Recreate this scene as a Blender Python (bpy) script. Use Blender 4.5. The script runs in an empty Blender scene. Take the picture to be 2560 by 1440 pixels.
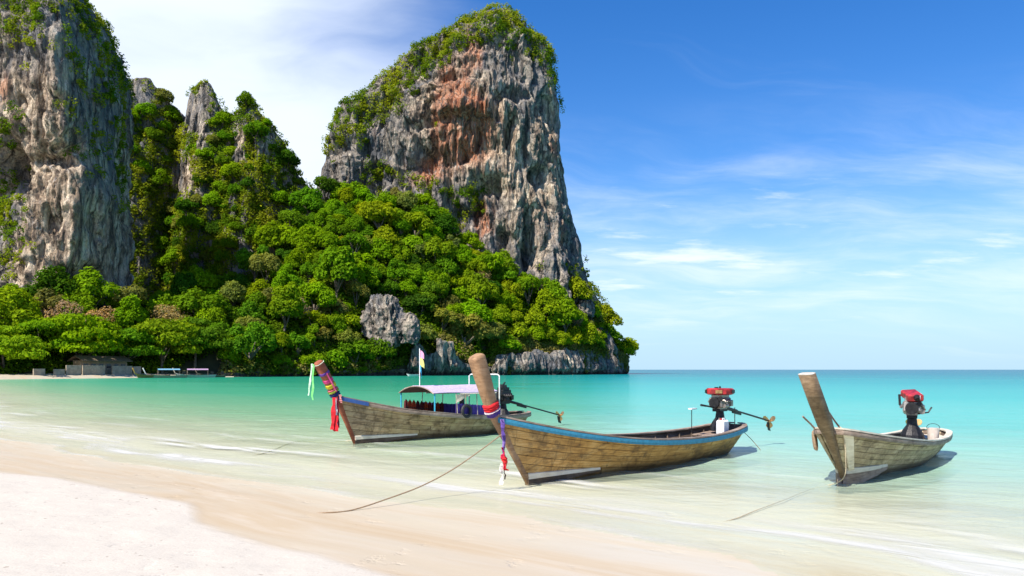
import bpy, math, random
import numpy as np
from mathutils import Vector, Matrix

random.seed(7)
rng = np.random.default_rng(11)
scene = bpy.context.scene
COL = scene.collection

# ------------------------------------------------------------------ camera
EYE = 2.0                       # metres above the water
LENS, SENSOR = 28.0, 36.0
cam_data = bpy.data.cameras.new("camera")
cam_data.lens = LENS
cam_data.sensor_width = SENSOR
cam_data.shift_y = 0.0797       # horizon sits below the middle of the picture
cam_data.clip_start = 0.1
cam_data.clip_end = 60000
cam = bpy.data.objects.new("camera", cam_data)
cam.location = (0, 0, EYE)
cam.rotation_euler = (math.radians(90), 0, 0)
COL.objects.link(cam)
scene.camera = cam

# ------------------------------------------------------------------ sun + sky
SUN_EL = math.radians(50)
SUN_DIR = Vector((-0.66, -0.75, 0)).normalized() * math.cos(SUN_EL) + Vector((0, 0, math.sin(SUN_EL)))
sun_l = bpy.data.lights.new("sun", 'SUN')
sun_l.energy = 4.8
sun_l.angle = math.radians(0.5)
sun_l.color = (1.0, 0.95, 0.86)
sun = bpy.data.objects.new("sun", sun_l)
sun.rotation_euler = (-SUN_DIR).to_track_quat('-Z', 'Y').to_euler()
COL.objects.link(sun)

world = bpy.data.worlds.new("World")
scene.world = world
world.use_nodes = True
scene.view_settings.view_transform = 'Standard'
scene.view_settings.look = 'None'
scene.view_settings.gamma = 1.0
scene.view_settings.use_curve_mapping = False
scene.view_settings.exposure = 0.78
scene.cycles.max_bounces = 8
scene.cycles.transparent_max_bounces = 12
scene.cycles.caustics_reflective = False
scene.cycles.caustics_refractive = False
scene.cycles.sample_clamp_indirect = 6.0
SKY_STRENGTH = 0.105


class NT:
    """small helper for node trees"""
    def __init__(self, tree):
        self.t = tree
        tree.nodes.clear()

    def n(self, kind, inputs=None, **props):
        nd = self.t.nodes.new(kind)
        for k, v in props.items():
            setattr(nd, k, v)
        for k, v in (inputs or {}).items():
            s = nd.inputs[k]
            if isinstance(v, bpy.types.NodeSocket):
                self.t.links.new(v, s)
            else:
                s.default_value = v
        return nd

    def math(self, op, a, b=None, c=None, clamp=False):
        i = {0: a}
        if b is not None:
            i[1] = b
        if c is not None:
            i[2] = c
        return self.n('ShaderNodeMath', i, operation=op, use_clamp=clamp).outputs[0]

    def vmath(self, op, a, b=None, out=0):
        i = {0: a}
        if b is not None:
            i[1] = b
        return self.n('ShaderNodeVectorMath', i, operation=op).outputs[out]

    def smooth(self, v, a, b, lo=0.0, hi=1.0):
        return self.n('ShaderNodeMapRange', {0: v, 1: a, 2: b, 3: lo, 4: hi}, interpolation_type='SMOOTHSTEP').outputs[0]

    def mix(self, f, a, b, blend='MIX'):
        nd = self.n('ShaderNodeMix', data_type='RGBA', blend_type=blend, clamp_factor=True)
        for idx, v in ((0, f), (6, a), (7, b)):
            if isinstance(v, bpy.types.NodeSocket):
                self.t.links.new(v, nd.inputs[idx])
            else:
                if idx and len(v) == 3:
                    v = (*v, 1)
                nd.inputs[idx].default_value = v
        return nd.outputs[2]

    def noise(self, vec, scale=1.0, detail=4.0, rough=0.55, lac=2.0, dist=0.0):
        return self.n('ShaderNodeTexNoise', {'Vector': vec, 'Scale': scale, 'Detail': detail, 'Roughness': rough,
                                             'Lacunarity': lac, 'Distortion': dist}).outputs[0]

    def mapping(self, vec, scale=(1, 1, 1), rot=(0, 0, 0), loc=(0, 0, 0)):
        return self.n('ShaderNodeMapping', {'Vector': vec, 'Scale': scale, 'Rotation': rot, 'Location': loc}).outputs[0]

    def ramp(self, f, stops, interp='LINEAR'):
        nd = self.n('ShaderNodeValToRGB', {0: f})
        cr = nd.color_ramp
        cr.interpolation = interp
        while len(cr.elements) < len(stops):
            cr.elements.new(0.5)
        for e, (p, c) in zip(cr.elements, stops):
            e.position = p
            e.color = (*c, 1) if len(c) == 3 else c
        return nd.outputs[0]


def build_world():
    g = NT(world.node_tree)
    out = g.n('ShaderNodeOutputWorld')
    sky = g.n('ShaderNodeTexSky', sky_type='NISHITA')
    sky.sun_disc = False
    sky.sun_elevation = SUN_EL
    sky.sun_rotation = math.atan2(SUN_DIR.x, SUN_DIR.y)
    sky.air_density = 1.0
    sky.dust_density = 0.35
    sky.ozone_density = 4.0
    hs = g.n('ShaderNodeHueSaturation', {'Hue': 0.510, 'Saturation': 1.34, 'Value': 1.0, 'Color': sky.outputs[0]})
    d = g.n('ShaderNodeTexCoord').outputs['Generated']
    xyz = g.n('ShaderNodeSeparateXYZ', {0: d})
    z = g.math('MAXIMUM', xyz.outputs[2], 0.0)
    inv = g.math('DIVIDE', 1.0, g.math('ADD', z, 0.16))
    px = g.math('MULTIPLY', xyz.outputs[0], inv)
    py = g.math('MULTIPLY', xyz.outputs[1], inv)
    p = g.n('ShaderNodeCombineXYZ', {0: px, 1: py, 2: 0.0}).outputs[0]
    warp = g.noise(p, 0.8, 3)
    wv = g.vmath('ADD', p, g.n('ShaderNodeCombineXYZ', {0: g.math('MULTIPLY', warp, 0.7), 1: warp, 2: 0.0}).outputs[0])
    # low streaky cloud
    n1 = g.noise(g.mapping(wv, (0.75, 1.7, 1), (0, 0, 0.10), (3.1, 1.7, 0)), 1.5, 9, 0.62)
    n2 = g.noise(g.mapping(p, (0.30, 0.42, 1), (0, 0, 0.3), (0.4, 3.3, 0)), 1.0, 3, 0.5)
    low = g.math('MULTIPLY', g.smooth(xyz.outputs[2], 0.33, 0.19), g.smooth(xyz.outputs[2], 0.015, 0.10))
    c1 = g.smooth(g.math('ADD', g.math('MULTIPLY', n1, 0.62), g.math('MULTIPLY', n2, 0.5)), 0.45, 0.80)
    c1 = g.math('MULTIPLY', g.math('MULTIPLY', c1, low), 0.72)
    n5 = g.noise(g.mapping(p, (0.55, 1.15, 1), (0, 0, 0.12), (5.3, 0.9, 0)), 2.2, 8, 0.6)
    c3 = g.math('MULTIPLY', g.smooth(n5, 0.51, 0.72), g.math('MULTIPLY', g.smooth(xyz.outputs[2], 0.27, 0.20), g.smooth(xyz.outputs[2], 0.03, 0.09)))
    c1 = g.math('MAXIMUM', c1, g.math('MULTIPLY', c3, 0.9))
    # thin high streaks
    n3 = g.noise(g.mapping(wv, (0.35, 1.5, 1), (0, 0, -0.25), (7.7, 2.2, 0)), 1.6, 8, 0.6)
    c2 = g.math('MULTIPLY', g.smooth(n3, 0.55, 0.85), 0.22)
    # the broad veil of high cloud on one side of the bay
    veil_dir = Vector((-0.45, 0.86, 0.25)).normalized()
    dv = g.vmath('DOT_PRODUCT', d, tuple(veil_dir), out=1)
    n4 = g.noise(g.mapping(wv, (0.55, 1.1, 1), (0, 0, 0.75), (1.3, 0.3, 0)), 1.1, 7, 0.55)
    veil = g.math('MULTIPLY', g.smooth(g.math('ADD', dv, g.math('MULTIPLY', g.math('SUBTRACT', n4, 0.5), 0.16)), 0.89, 0.985), g.smooth(n4, -0.15, 0.5))
    tot = g.math('MAXIMUM', g.math('MAXIMUM', c1, c2), g.math('MULTIPLY', veil, 0.92))
    tot = g.math('MINIMUM', tot, 0.93)
    hz = g.smooth(xyz.outputs[2], 0.26, -0.01, 0.0, 0.92)          # pale air low over the sea
    b1 = g.n('ShaderNodeBackground', {0: hs.outputs[0], 1: SKY_STRENGTH})
    bh = g.n('ShaderNodeBackground', {0: (0.30, 0.46, 0.60, 1), 1: 1.0})
    b2 = g.n('ShaderNodeBackground', {0: (0.60, 0.655, 0.74, 1), 1: 1.0})
    m0 = g.n('ShaderNodeMixShader', {0: hz, 1: b1.outputs[0], 2: bh.outputs[0]})
    m1 = g.n('ShaderNodeMixShader', {0: tot, 1: m0.outputs[0], 2: b2.outputs[0]})
    g.t.links.new(m1.outputs[0], out.inputs[0])


build_world()

# ------------------------------------------------------------------ helpers
FPX = LENS / SENSOR * 2560.0


def at(px, py, d):
    """point of the place seen at photo pixel (px, py) at distance d"""
    return ((px - 1280) / FPX * d, d, EYE + (924 - py) / FPX * d)


def pix(p):
    return (1280 + FPX * p[0] / p[1], 924 - FPX * (p[2] - EYE) / p[1])


_perm = np.random.default_rng(5).permutation(256)
_perm = np.concatenate([_perm, _perm, _perm])
_g = np.random.default_rng(6).normal(size=(256, 3))
_g /= np.linalg.norm(_g, axis=1)[:, None]


def pnoise(x, y, z):
    x, y, z = np.broadcast_arrays(np.asarray(x, float), np.asarray(y, float), np.asarray(z, float))
    xi, yi, zi = np.floor(x).astype(int), np.floor(y).astype(int), np.floor(z).astype(int)
    xf, yf, zf = x - xi, y - yi, z - zi
    u, v, w = (t * t * t * (t * (t * 6 - 15) + 10) for t in (xf, yf, zf))
    xi &= 255; yi &= 255; zi &= 255

    def gr(ix, iy, iz, fx, fy, fz):
        h = _perm[_perm[_perm[ix] + iy] + iz]
        gv = _g[h]
        return gv[..., 0] * fx + gv[..., 1] * fy + gv[..., 2] * fz
    r = 0
    for dx in (0, 1):
        for dy in (0, 1):
            for dz in (0, 1):
                wt = (u if dx else 1 - u) * (v if dy else 1 - v) * (w if dz else 1 - w)
                r = r + wt * gr((xi + dx) & 255, (yi + dy) & 255, (zi + dz) & 255, xf - dx, yf - dy, zf - dz)
    return r * 1.5


def fbm(x, y, z, oct=4, gain=0.5, ridged=False):
    a, s, f = 1.0, 0, 1.0
    for i in range(oct):
        n = pnoise(x * f + 17.3 * i, y * f + 5.1 * i, z * f + 9.7 * i)
        if ridged:
            n = 1 - 2 * np.abs(n)
        s = s + a * n
        a *= gain
        f *= 2.03
    return s


def sstep(x, a, b):
    t = np.clip((x - a) / (b - a), 0, 1)
    return t * t * (3 - 2 * t)


def np_mesh(name, verts, faces, smooth=False, attrs=None, face_attrs=None):
    """verts (n,3) and faces (m,k) arrays to a mesh"""
    verts = np.ascontiguousarray(verts, dtype=np.float32)
    faces = np.ascontiguousarray(faces, dtype=np.int32)
    m, k = faces.shape
    me = bpy.data.meshes.new(name)
    me.vertices.add(len(verts))
    me.vertices.foreach_set('co', verts.ravel())
    me.loops.add(m * k)
    me.loops.foreach_set('vertex_index', faces.ravel())
    me.polygons.add(m)
    me.polygons.foreach_set('loop_start', np.arange(m, dtype=np.int32) * k)
    me.polygons.foreach_set('loop_total', np.full(m, k, dtype=np.int32))
    if smooth:
        me.polygons.foreach_set('use_smooth', np.ones(m, dtype=bool))
    for key, arr in (attrs or {}).items():
        at_ = me.attributes.new(key, 'FLOAT', 'POINT')
        at_.data.foreach_set('value', np.ascontiguousarray(arr, dtype=np.float32).ravel())
    for key, arr in (face_attrs or {}).items():
        at_ = me.attributes.new(key, 'FLOAT', 'FACE')
        at_.data.foreach_set('value', np.ascontiguousarray(arr, dtype=np.float32).ravel())
    me.update(calc_edges=True)
    me.validate()
    return me


def grid_faces(nu, nv, wrap=False):
    i = np.arange(nu if wrap else nu - 1)
    j = np.arange(nv - 1)
    I, J = np.meshgrid(i, j, indexing='ij')
    I2 = (I + 1) % nu
    return np.stack([I * nv + J, I2 * nv + J, I2 * nv + J + 1, I * nv + J + 1], -1).reshape(-1, 4)


def link(name, data, parent=None, loc=None, rotz=None, mat=None):
    o = bpy.data.objects.new(name, data)
    COL.objects.link(o)
    if parent is not None:
        o.parent = parent
    if loc is not None:
        o.location = loc
    if rotz is not None:
        o.rotation_euler = (0, 0, rotz)
    if mat is not None:
        data.materials.append(mat)
    return o


def tag(o, label, cat=None, group=None, kind=None):
    if label:
        o['label'] = label
    if cat:
        o['category'] = cat
    if group:
        o['group'] = group
    if kind:
        o['kind'] = kind
    return o


def empty(name, loc=(0, 0, 0), rotz=0.0):
    return link(name, None, None, loc, rotz)


class MB:
    """collects solid shapes into one mesh"""
    def __init__(self):
        self.v, self.f = [], []

    def add(self, vs, fs):
        b = len(self.v)
        self.v += [tuple(p) for p in vs]
        self.f += [tuple(i + b for i in f) for f in fs]
        return self

    def box(self, c, s, rot=None, ch=0.0):
        hx, hy, hz = s[0] / 2, s[1] / 2, s[2] / 2
        ch = min(ch if ch else 0.12 * min(s), 0.45 * min(s))
        vs, idx = [], {}
        for sx in (-1, 1):
            for sy in (-1, 1):
                for sz in (-1, 1):
                    for ax in range(3):
                        p = [sx * (hx - ch), sy * (hy - ch), sz * (hz - ch)]
                        p[ax] = (sx * hx, sy * hy, sz * hz)[ax]
                        idx[(sx, sy, sz, ax)] = len(vs)
                        vs.append(Vector(p))
        fs = []
        for ax in range(3):
            o1, o2 = [a for a in range(3) if a != ax]
            for s_ in (-1, 1):
                q = []
                for a, b in ((-1, -1), (1, -1), (1, 1), (-1, 1)):
                    k = [0, 0, 0]
                    k[ax], k[o1], k[o2] = s_, a, b
                    q.append(idx[(*k, ax)])
                fs.append(q)
        for ax in range(3):
            o1, o2 = [a for a in range(3) if a != ax]
            for a in (-1, 1):
                for b in (-1, 1):
                    k0, k1 = [0, 0, 0], [0, 0, 0]
                    k0[ax], k1[ax] = -1, 1
                    k0[o1] = k1[o1] = a
                    k0[o2] = k1[o2] = b
                    fs.append([idx[(*k0, o1)], idx[(*k1, o1)], idx[(*k1, o2)], idx[(*k0, o2)]])
        for sx in (-1, 1):
            for sy in (-1, 1):
                for sz in (-1, 1):
                    fs.append([idx[(sx, sy, sz, a)] for a in range(3)])
        M = Matrix.Identity(3) if rot is None else rot
        return self.add([M @ p + Vector(c) for p in vs], fs)

    def tube(self, pts, r, seg=8, cap=True):
        pts = [Vector(p) for p in pts]
        rs = r if isinstance(r, (list, tuple)) else [r] * len(pts)
        vs, fs = [], []
        ref = Vector((0, 0, 1))
        for i, p in enumerate(pts):
            d = (pts[min(i + 1, len(pts) - 1)] - pts[max(i - 1, 0)]).normalized()
            if abs(d.dot(ref)) > 0.95:
                ref = Vector((1, 0, 0))
            a = d.cross(ref).normalized()
            b = d.cross(a)
            ref = a.cross(d)
            for k in range(seg):
                t = 2 * math.pi * k / seg
                vs.append(p + (a * math.cos(t) + b * math.sin(t)) * rs[i])
        for i in range(len(pts) - 1):
            for k in range(seg):
                k2 = (k + 1) % seg
                fs.append((i * seg + k, i * seg + k2, (i + 1) * seg + k2, (i + 1) * seg + k))
        if cap:
            fs.append(tuple(reversed(range(seg))))
            fs.append(tuple((len(pts) - 1) * seg + k for k in range(seg)))
        return self.add(vs, fs)

    def loft(self, rings, closed=True, caps=True):
        n = len(rings[0])
        vs = [p for r in rings for p in r]
        fs = []
        for i in range(len(rings) - 1):
            for k in range(n if closed else n - 1):
                k2 = (k + 1) % n
                fs.append((i * n + k, i * n + k2, (i + 1) * n + k2, (i + 1) * n + k))
        if caps and closed:
            fs.append(tuple(reversed(range(n))))
            fs.append(tuple((len(rings) - 1) * n + k for k in range(n)))
        return self.add(vs, fs)

    def mesh(self, name, mat=None, smooth=False):
        me = bpy.data.meshes.new(name)
        me.from_pydata([tuple(p) for p in self.v], [], self.f)
        if smooth:
            for p in me.polygons:
                p.use_smooth = True
        if mat is not None:
            me.materials.append(mat)
        me.update()
        return me

    def build(self, name, mat, parent=None, smooth=False, color=None):
        o = link(name, self.mesh(name, mat, smooth), parent)
        if color is not None:
            o.color = (*color, 1)
        return o


# ------------------------------------------------------------------ materials
def new_mat(name):
    m = bpy.data.materials.new(name)
    m.use_nodes = True
    return m, NT(m.node_tree)


def finish(g, sh, disp=None):
    o = g.n('ShaderNodeOutputMaterial')
    g.t.links.new(sh, o.inputs[0])


def simple(name, col, rough=0.6, metal=0.0, var=0.15, scale=8.0, bump=0.0, spec=0.5):
    m, g = new_mat(name)
    p = g.n('ShaderNodeTexCoord').outputs['Object']
    n = g.noise(p, scale, 5, 0.6)
    c = g.mix(g.smooth(n, 0.3, 0.75), tuple(x * (1 - var) for x in col), tuple(min(1, x * (1 + var)) for x in col))
    b = g.n('ShaderNodeBsdfPrincipled', {'Base Color': c, 'Roughness': rough, 'Metallic': metal, 'Specular IOR Level': spec})
    if bump:
        bp = g.n('ShaderNodeBump', {'Height': n, 'Strength': bump, 'Distance': 0.02})
        g.t.links.new(bp.outputs[0], b.inputs['Normal'])
    finish(g, b.outputs[0])
    return m


def rock_mat():
    m, g = new_mat('limestone')
    p = g.n('ShaderNodeNewGeometry').outputs['Position']
    iron = g.n('ShaderNodeAttribute', attribute_name='iron').outputs['Fac']
    pale = g.n('ShaderNodeAttribute', attribute_name='pale').outputs['Fac']
    big = g.noise(g.mapping(p, (0.10, 0.10, 0.030)), 1.0, 7, 0.62, dist=0.8)
    mid = g.noise(g.mapping(p, (0.42, 0.42, 0.11)), 1.0, 7, 0.66)
    fine = g.noise(p, 1.3, 5, 0.65)
    strk = g.noise(g.mapping(p, (0.9, 0.9, 0.035)), 1.0, 5, 0.6)
    base = g.ramp(g.math('ADD', g.math('MULTIPLY', big, 0.5), g.math('MULTIPLY', mid, 0.5)),
                  [(0.33, (0.050, 0.052, 0.060)), (0.44, (0.15, 0.147, 0.150)), (0.54, (0.345, 0.290, 0.232)), (0.66, (0.63, 0.54, 0.42))])
    warm = g.ramp(mid, [(0.32, (0.10, 0.070, 0.055)), (0.46, (0.33, 0.235, 0.155)), (0.62, (0.76, 0.61, 0.44))])
    base = g.mix(g.math('MULTIPLY', g.smooth(g.math('ADD', pale, g.math('MULTIPLY', g.math('SUBTRACT', big, 0.5), 1.6)), 0.05, 0.65), 0.92), base, warm)
    org = g.ramp(strk, [(0.32, (0.16, 0.050, 0.026)), (0.47, (0.42, 0.150, 0.068)), (0.58, (0.56, 0.30, 0.18)), (0.68, (0.66, 0.50, 0.38))])
    spread = g.math('ADD', g.math('MULTIPLY', mid, 1.1), g.math('MULTIPLY', strk, 0.9))
    base = g.mix(g.math('MULTIPLY', g.smooth(g.math('MULTIPLY', iron, g.math('SUBTRACT', spread, 0.25)), 0.12, 0.60), 0.92), base, org)
    dark = g.math('MULTIPLY', g.smooth(strk, 0.50, 0.62), g.smooth(big, 0.35, 0.60))
    base = g.mix(g.math('MULTIPLY', dark, 0.60), base, (0.040, 0.040, 0.044))
    pit = g.smooth(g.noise(g.mapping(p, (0.62, 0.62, 0.26)), 1.0, 5, 0.72), 0.53, 0.64)
    base = g.mix(g.math('MULTIPLY', pit, 0.72), base, (0.038, 0.036, 0.036))
    cell = g.n('ShaderNodeTexVoronoi', {'Vector': g.vmath('ADD', g.mapping(p, (0.20, 0.20, 0.045)), g.n('ShaderNodeCombineXYZ', {0: g.math('MULTIPLY', mid, 0.8), 1: g.math('MULTIPLY', fine, 0.3), 2: 0.0}).outputs[0]), 'Scale': 1.0}, feature='DISTANCE_TO_EDGE').outputs['Distance']
    crack = g.smooth(cell, 0.055, 0.0)
    base = g.mix(g.math('MULTIPLY', crack, g.smooth(big, 0.3, 0.6, 0.0, 0.8)), base, (0.035, 0.034, 0.035))
    chalk = g.smooth(g.noise(g.mapping(p, (0.5, 0.5, 0.16), loc=(40, 0, 9)), 1.0, 5, 0.7), 0.56, 0.70)
    base = g.mix(g.math('MULTIPLY', chalk, 0.50), base, (0.62, 0.58, 0.53))
    base = g.mix(1.0, base, g.ramp(fine, [(0.25, (0.62, 0.62, 0.62)), (0.75, (1.32, 1.32, 1.32))]), 'MULTIPLY')
    pz = g.n('ShaderNodeSeparateXYZ', {0: p}).outputs[2]
    base = g.mix(g.smooth(g.math('ADD', pz, g.math('MULTIPLY', mid, 1.5)), 2.6, 1.2, 0.0, 0.8), base, (0.022, 0.022, 0.018))
    b = g.n('ShaderNodeBsdfPrincipled', {'Base Color': base, 'Roughness': 0.92, 'Specular IOR Level': 0.2})
    h = g.math('ADD', g.math('MULTIPLY', mid, 1.6), g.math('ADD', g.math('MULTIPLY', fine, 0.45), g.math('SUBTRACT', g.math('MULTIPLY', strk, 0.8), g.math('MULTIPLY', crack, 0.5))))
    bp = g.n('ShaderNodeBump', {'Height': h, 'Strength': 1.0, 'Distance': 1.3})
    g.t.links.new(bp.outputs[0], b.inputs['Normal'])
    finish(g, b.outputs[0])
    return m


def leaf_mat(name='foliage', fixed=None):
    m, g = new_mat(name)
    tone = g.n('ShaderNodeAttribute', attribute_name='tone').outputs['Fac']
    oc = g.n('ShaderNodeObjectInfo').outputs['Color'] if fixed is None else None
    if fixed is not None:
        p = g.n('ShaderNodeNewGeometry').outputs['Position']
        n = g.noise(p, 0.09, 4, 0.6)
        oc = g.mix(g.smooth(n, 0.35, 0.65), (*fixed[0], 1), (*fixed[1], 1))
    c = g.mix(1.0, oc, g.ramp(tone, [(0.0, (0.55, 0.62, 0.7)), (0.5, (1, 1, 1)), (1.0, (1.38, 1.34, 0.9))]), 'MULTIPLY')
    d = g.n('ShaderNodeBsdfDiffuse', {0: c})
    t = g.n('ShaderNodeBsdfTranslucent', {0: g.mix(1.0, c, (1.25, 1.15, 0.5), 'MULTIPLY')})
    s = g.n('ShaderNodeMixShader', {0: 0.42, 1: d.outputs[0], 2: t.outputs[0]})
    finish(g, s.outputs[0])
    return m


def wood_mat(name, cols, stain=0.5, green=0.0, wet=True):
    """weathered boat timber; x runs along the plank"""
    m, g = new_mat(name)
    p = g.n('ShaderNodeTexCoord').outputs['Object']
    oi = g.n('ShaderNodeObjectInfo')
    pv = g.vmath('ADD', p, g.n('ShaderNodeCombineXYZ', {0: g.math('MULTIPLY', oi.outputs['Random'], 9.0), 1: 0.0, 2: 0.0}).outputs[0])
    grain = g.noise(g.mapping(pv, (2.2, 9, 34)), 1.0, 5, 0.65)
    blot = g.noise(g.mapping(p, (1.5, 1.5, 2.6)), 1.0, 7, 0.66, dist=0.5)
    drip = g.noise(g.mapping(p, (3.6, 3.6, 1.1)), 1.0, 7, 0.72, dist=1.2)
    c = g.ramp(g.math('ADD', g.math('MULTIPLY', grain, 0.45), g.math('MULTIPLY', blot, 0.55)),
               [(0.33, cols[0]), (0.50, cols[1]), (0.66, cols[2])])
    tint = g.ramp(oi.outputs['Random'], [(0.0, (0.80, 0.80, 0.80)), (1.0, (1.15, 1.12, 1.08))])
    c = g.mix(1.0, c, tint, 'MULTIPLY')
    if green:
        c = g.mix(g.math('MULTIPLY', g.smooth(g.noise(p, 2.3, 5, 0.6), 0.45, 0.68), green), c, (0.30, 0.29, 0.12))
    c = g.mix(g.math('MULTIPLY', g.smooth(drip, 0.50, 0.68), stain), c, (0.055, 0.040, 0.028))
    b2 = g.noise(g.mapping(p, (1.1, 1.1, 1.9), loc=(3, 7, 1)), 1.0, 8, 0.72, dist=0.9)
    c = g.mix(g.math('MULTIPLY', g.smooth(b2, 0.50, 0.64), stain), c, (0.085, 0.058, 0.036))
    spots = g.smooth(g.noise(p, 11.0, 5, 0.72), 0.60, 0.72)
    c = g.mix(g.math('MULTIPLY', spots, stain), c, (0.035, 0.026, 0.020))
    r = 0.72
    if wet:
        z = g.n('ShaderNodeSeparateXYZ', {0: g.vmath('ADD', p, g.n('ShaderNodeCombineXYZ', {2: g.math('MULTIPLY', blot, 0.16)}).outputs[0])}).outputs[2]
        wl = g.smooth(z, 0.30, 0.12)
        c = g.mix(g.math('MULTIPLY', wl, 0.72), c, (0.075, 0.050, 0.028))
        r = g.smooth(z, 0.3, 0.1, 0.75, 0.42)
    b = g.n('ShaderNodeBsdfPrincipled', {'Base Color': c, 'Roughness': r, 'Specular IOR Level': 0.3})
    bp = g.n('ShaderNodeBump', {'Height': g.math('ADD', grain, g.math('MULTIPLY', blot, 0.6)), 'Strength': 0.5, 'Distance': 0.012})
    g.t.links.new(bp.outputs[0], b.inputs['Normal'])
    finish(g, b.outputs[0])
    return m


def color_mat(name, rough=0.8, sheen=False):
    """takes the colour of the object itself (cloth, paint)"""
    m, g = new_mat(name)
    p = g.n('ShaderNodeTexCoord').outputs['Object']
    c = g.n('ShaderNodeObjectInfo').outputs['Color']
    n = g.noise(p, 14.0, 4, 0.6)
    c = g.mix(1.0, c, g.ramp(n, [(0.25, (0.68, 0.68, 0.68)), (0.7, (1.1, 1.1, 1.1))]), 'MULTIPLY')
    b = g.n('ShaderNodeBsdfPrincipled', {'Base Color': c, 'Roughness': rough, 'Specular IOR Level': 0.3})
    bp = g.n('ShaderNodeBump', {'Height': n, 'Strength': 0.3, 'Distance': 0.01})
    g.t.links.new(bp.outputs[0], b.inputs['Normal'])
    finish(g, b.outputs[0])
    return m


def sand_mat():
    m, g = new_mat('beach_sand')
    p = g.n('ShaderNodeNewGeometry').outputs['Position']
    sh = g.n('ShaderNodeAttribute', attribute_name='shore').outputs['Fac']     # metres seaward of the dry crest line
    # coordinates along / across the waterline
    al = g.mapping(p, (1, 1, 1), (0, 0, math.radians(41.3)))
    streak = g.noise(g.mapping(al, (0.13, 0.75, 1)), 1.0, 7, 0.62, dist=0.9)
    streak2 = g.noise(g.mapping(al, (0.30, 2.2, 1)), 1.0, 6, 0.62, dist=1.2)
    spk = g.noise(p, 60, 3, 0.7)
    fp = g.noise(g.mapping(p, (1, 1, 1)), 3.2, 4, 0.6)
    dry = g.mix(g.smooth(spk, 0.35, 0.7), (0.470, 0.420, 0.355), (0.520, 0.475, 0.410))
    specks = g.math('MULTIPLY', g.smooth(g.noise(p, 11, 3, 0.6), 0.63, 0.70), g.smooth(g.noise(p, 0.55, 3, 0.6), 0.46, 0.58))
    dry = g.mix(g.math('MULTIPLY', specks, 0.75), dry, (0.16, 0.115, 0.085))
    wet = g.mix(g.smooth(streak, 0.36, 0.62), (0.425, 0.325, 0.210), (0.495, 0.410, 0.300))
    wet = g.mix(g.math('MULTIPLY', g.smooth(streak2, 0.46, 0.72), 0.5), wet, (0.520, 0.450, 0.360))
    sh2 = g.math('ADD', sh, g.math('MULTIPLY', g.math('SUBTRACT', streak2, 0.5), 0.35))
    wf = g.smooth(sh2, 4.78, 5.05)
    deep = g.smooth(g.math('ADD', sh, g.math('MULTIPLY', streak, 3.0)), 7.0, 11.0)
    wet = g.mix(g.math('MULTIPLY', deep, 0.8), wet, (0.570, 0.535, 0.420))
    c = g.mix(wf, dry, wet)
    ro = g.math('SUBTRACT', 0.95, g.math('MULTIPLY', wf, g.smooth(streak, 0.35, 0.65, 0.25, 0.60)))
    b = g.n('ShaderNodeBsdfPrincipled', {'Base Color': c, 'Roughness': ro, 'Specular IOR Level': g.math('MULTIPLY', wf, 0.35)})
    vor = g.n('ShaderNodeTexVoronoi', {'Vector': g.vmath('ADD', p, g.n('ShaderNodeCombineXYZ', {0: g.math('MULTIPLY', fp, 0.3), 1: fp, 2: 0.0}).outputs[0]), 'Scale': 2.6}, feature='SMOOTH_F1').outputs['Distance']
    dim = g.math('MULTIPLY', g.smooth(vor, 0.34, 0.08), g.smooth(g.noise(p, 0.5, 3, 0.6), 0.44, 0.58))
    h = g.math('ADD', g.math('MULTIPLY', g.math('SUBTRACT', g.math('SUBTRACT', 1.0, wf), g.math('MULTIPLY', dim, 0.8)), g.math('ADD', g.math('MULTIPLY', fp, 1.2), g.math('MULTIPLY', spk, 0.10))),
               g.math('MULTIPLY', streak2, 0.12))
    bp = g.n('ShaderNodeBump', {'Height': h, 'Strength': 0.32, 'Distance': 0.05})
    g.t.links.new(bp.outputs[0], b.inputs['Normal'])
    finish(g, b.outputs[0])
    return m


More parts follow.
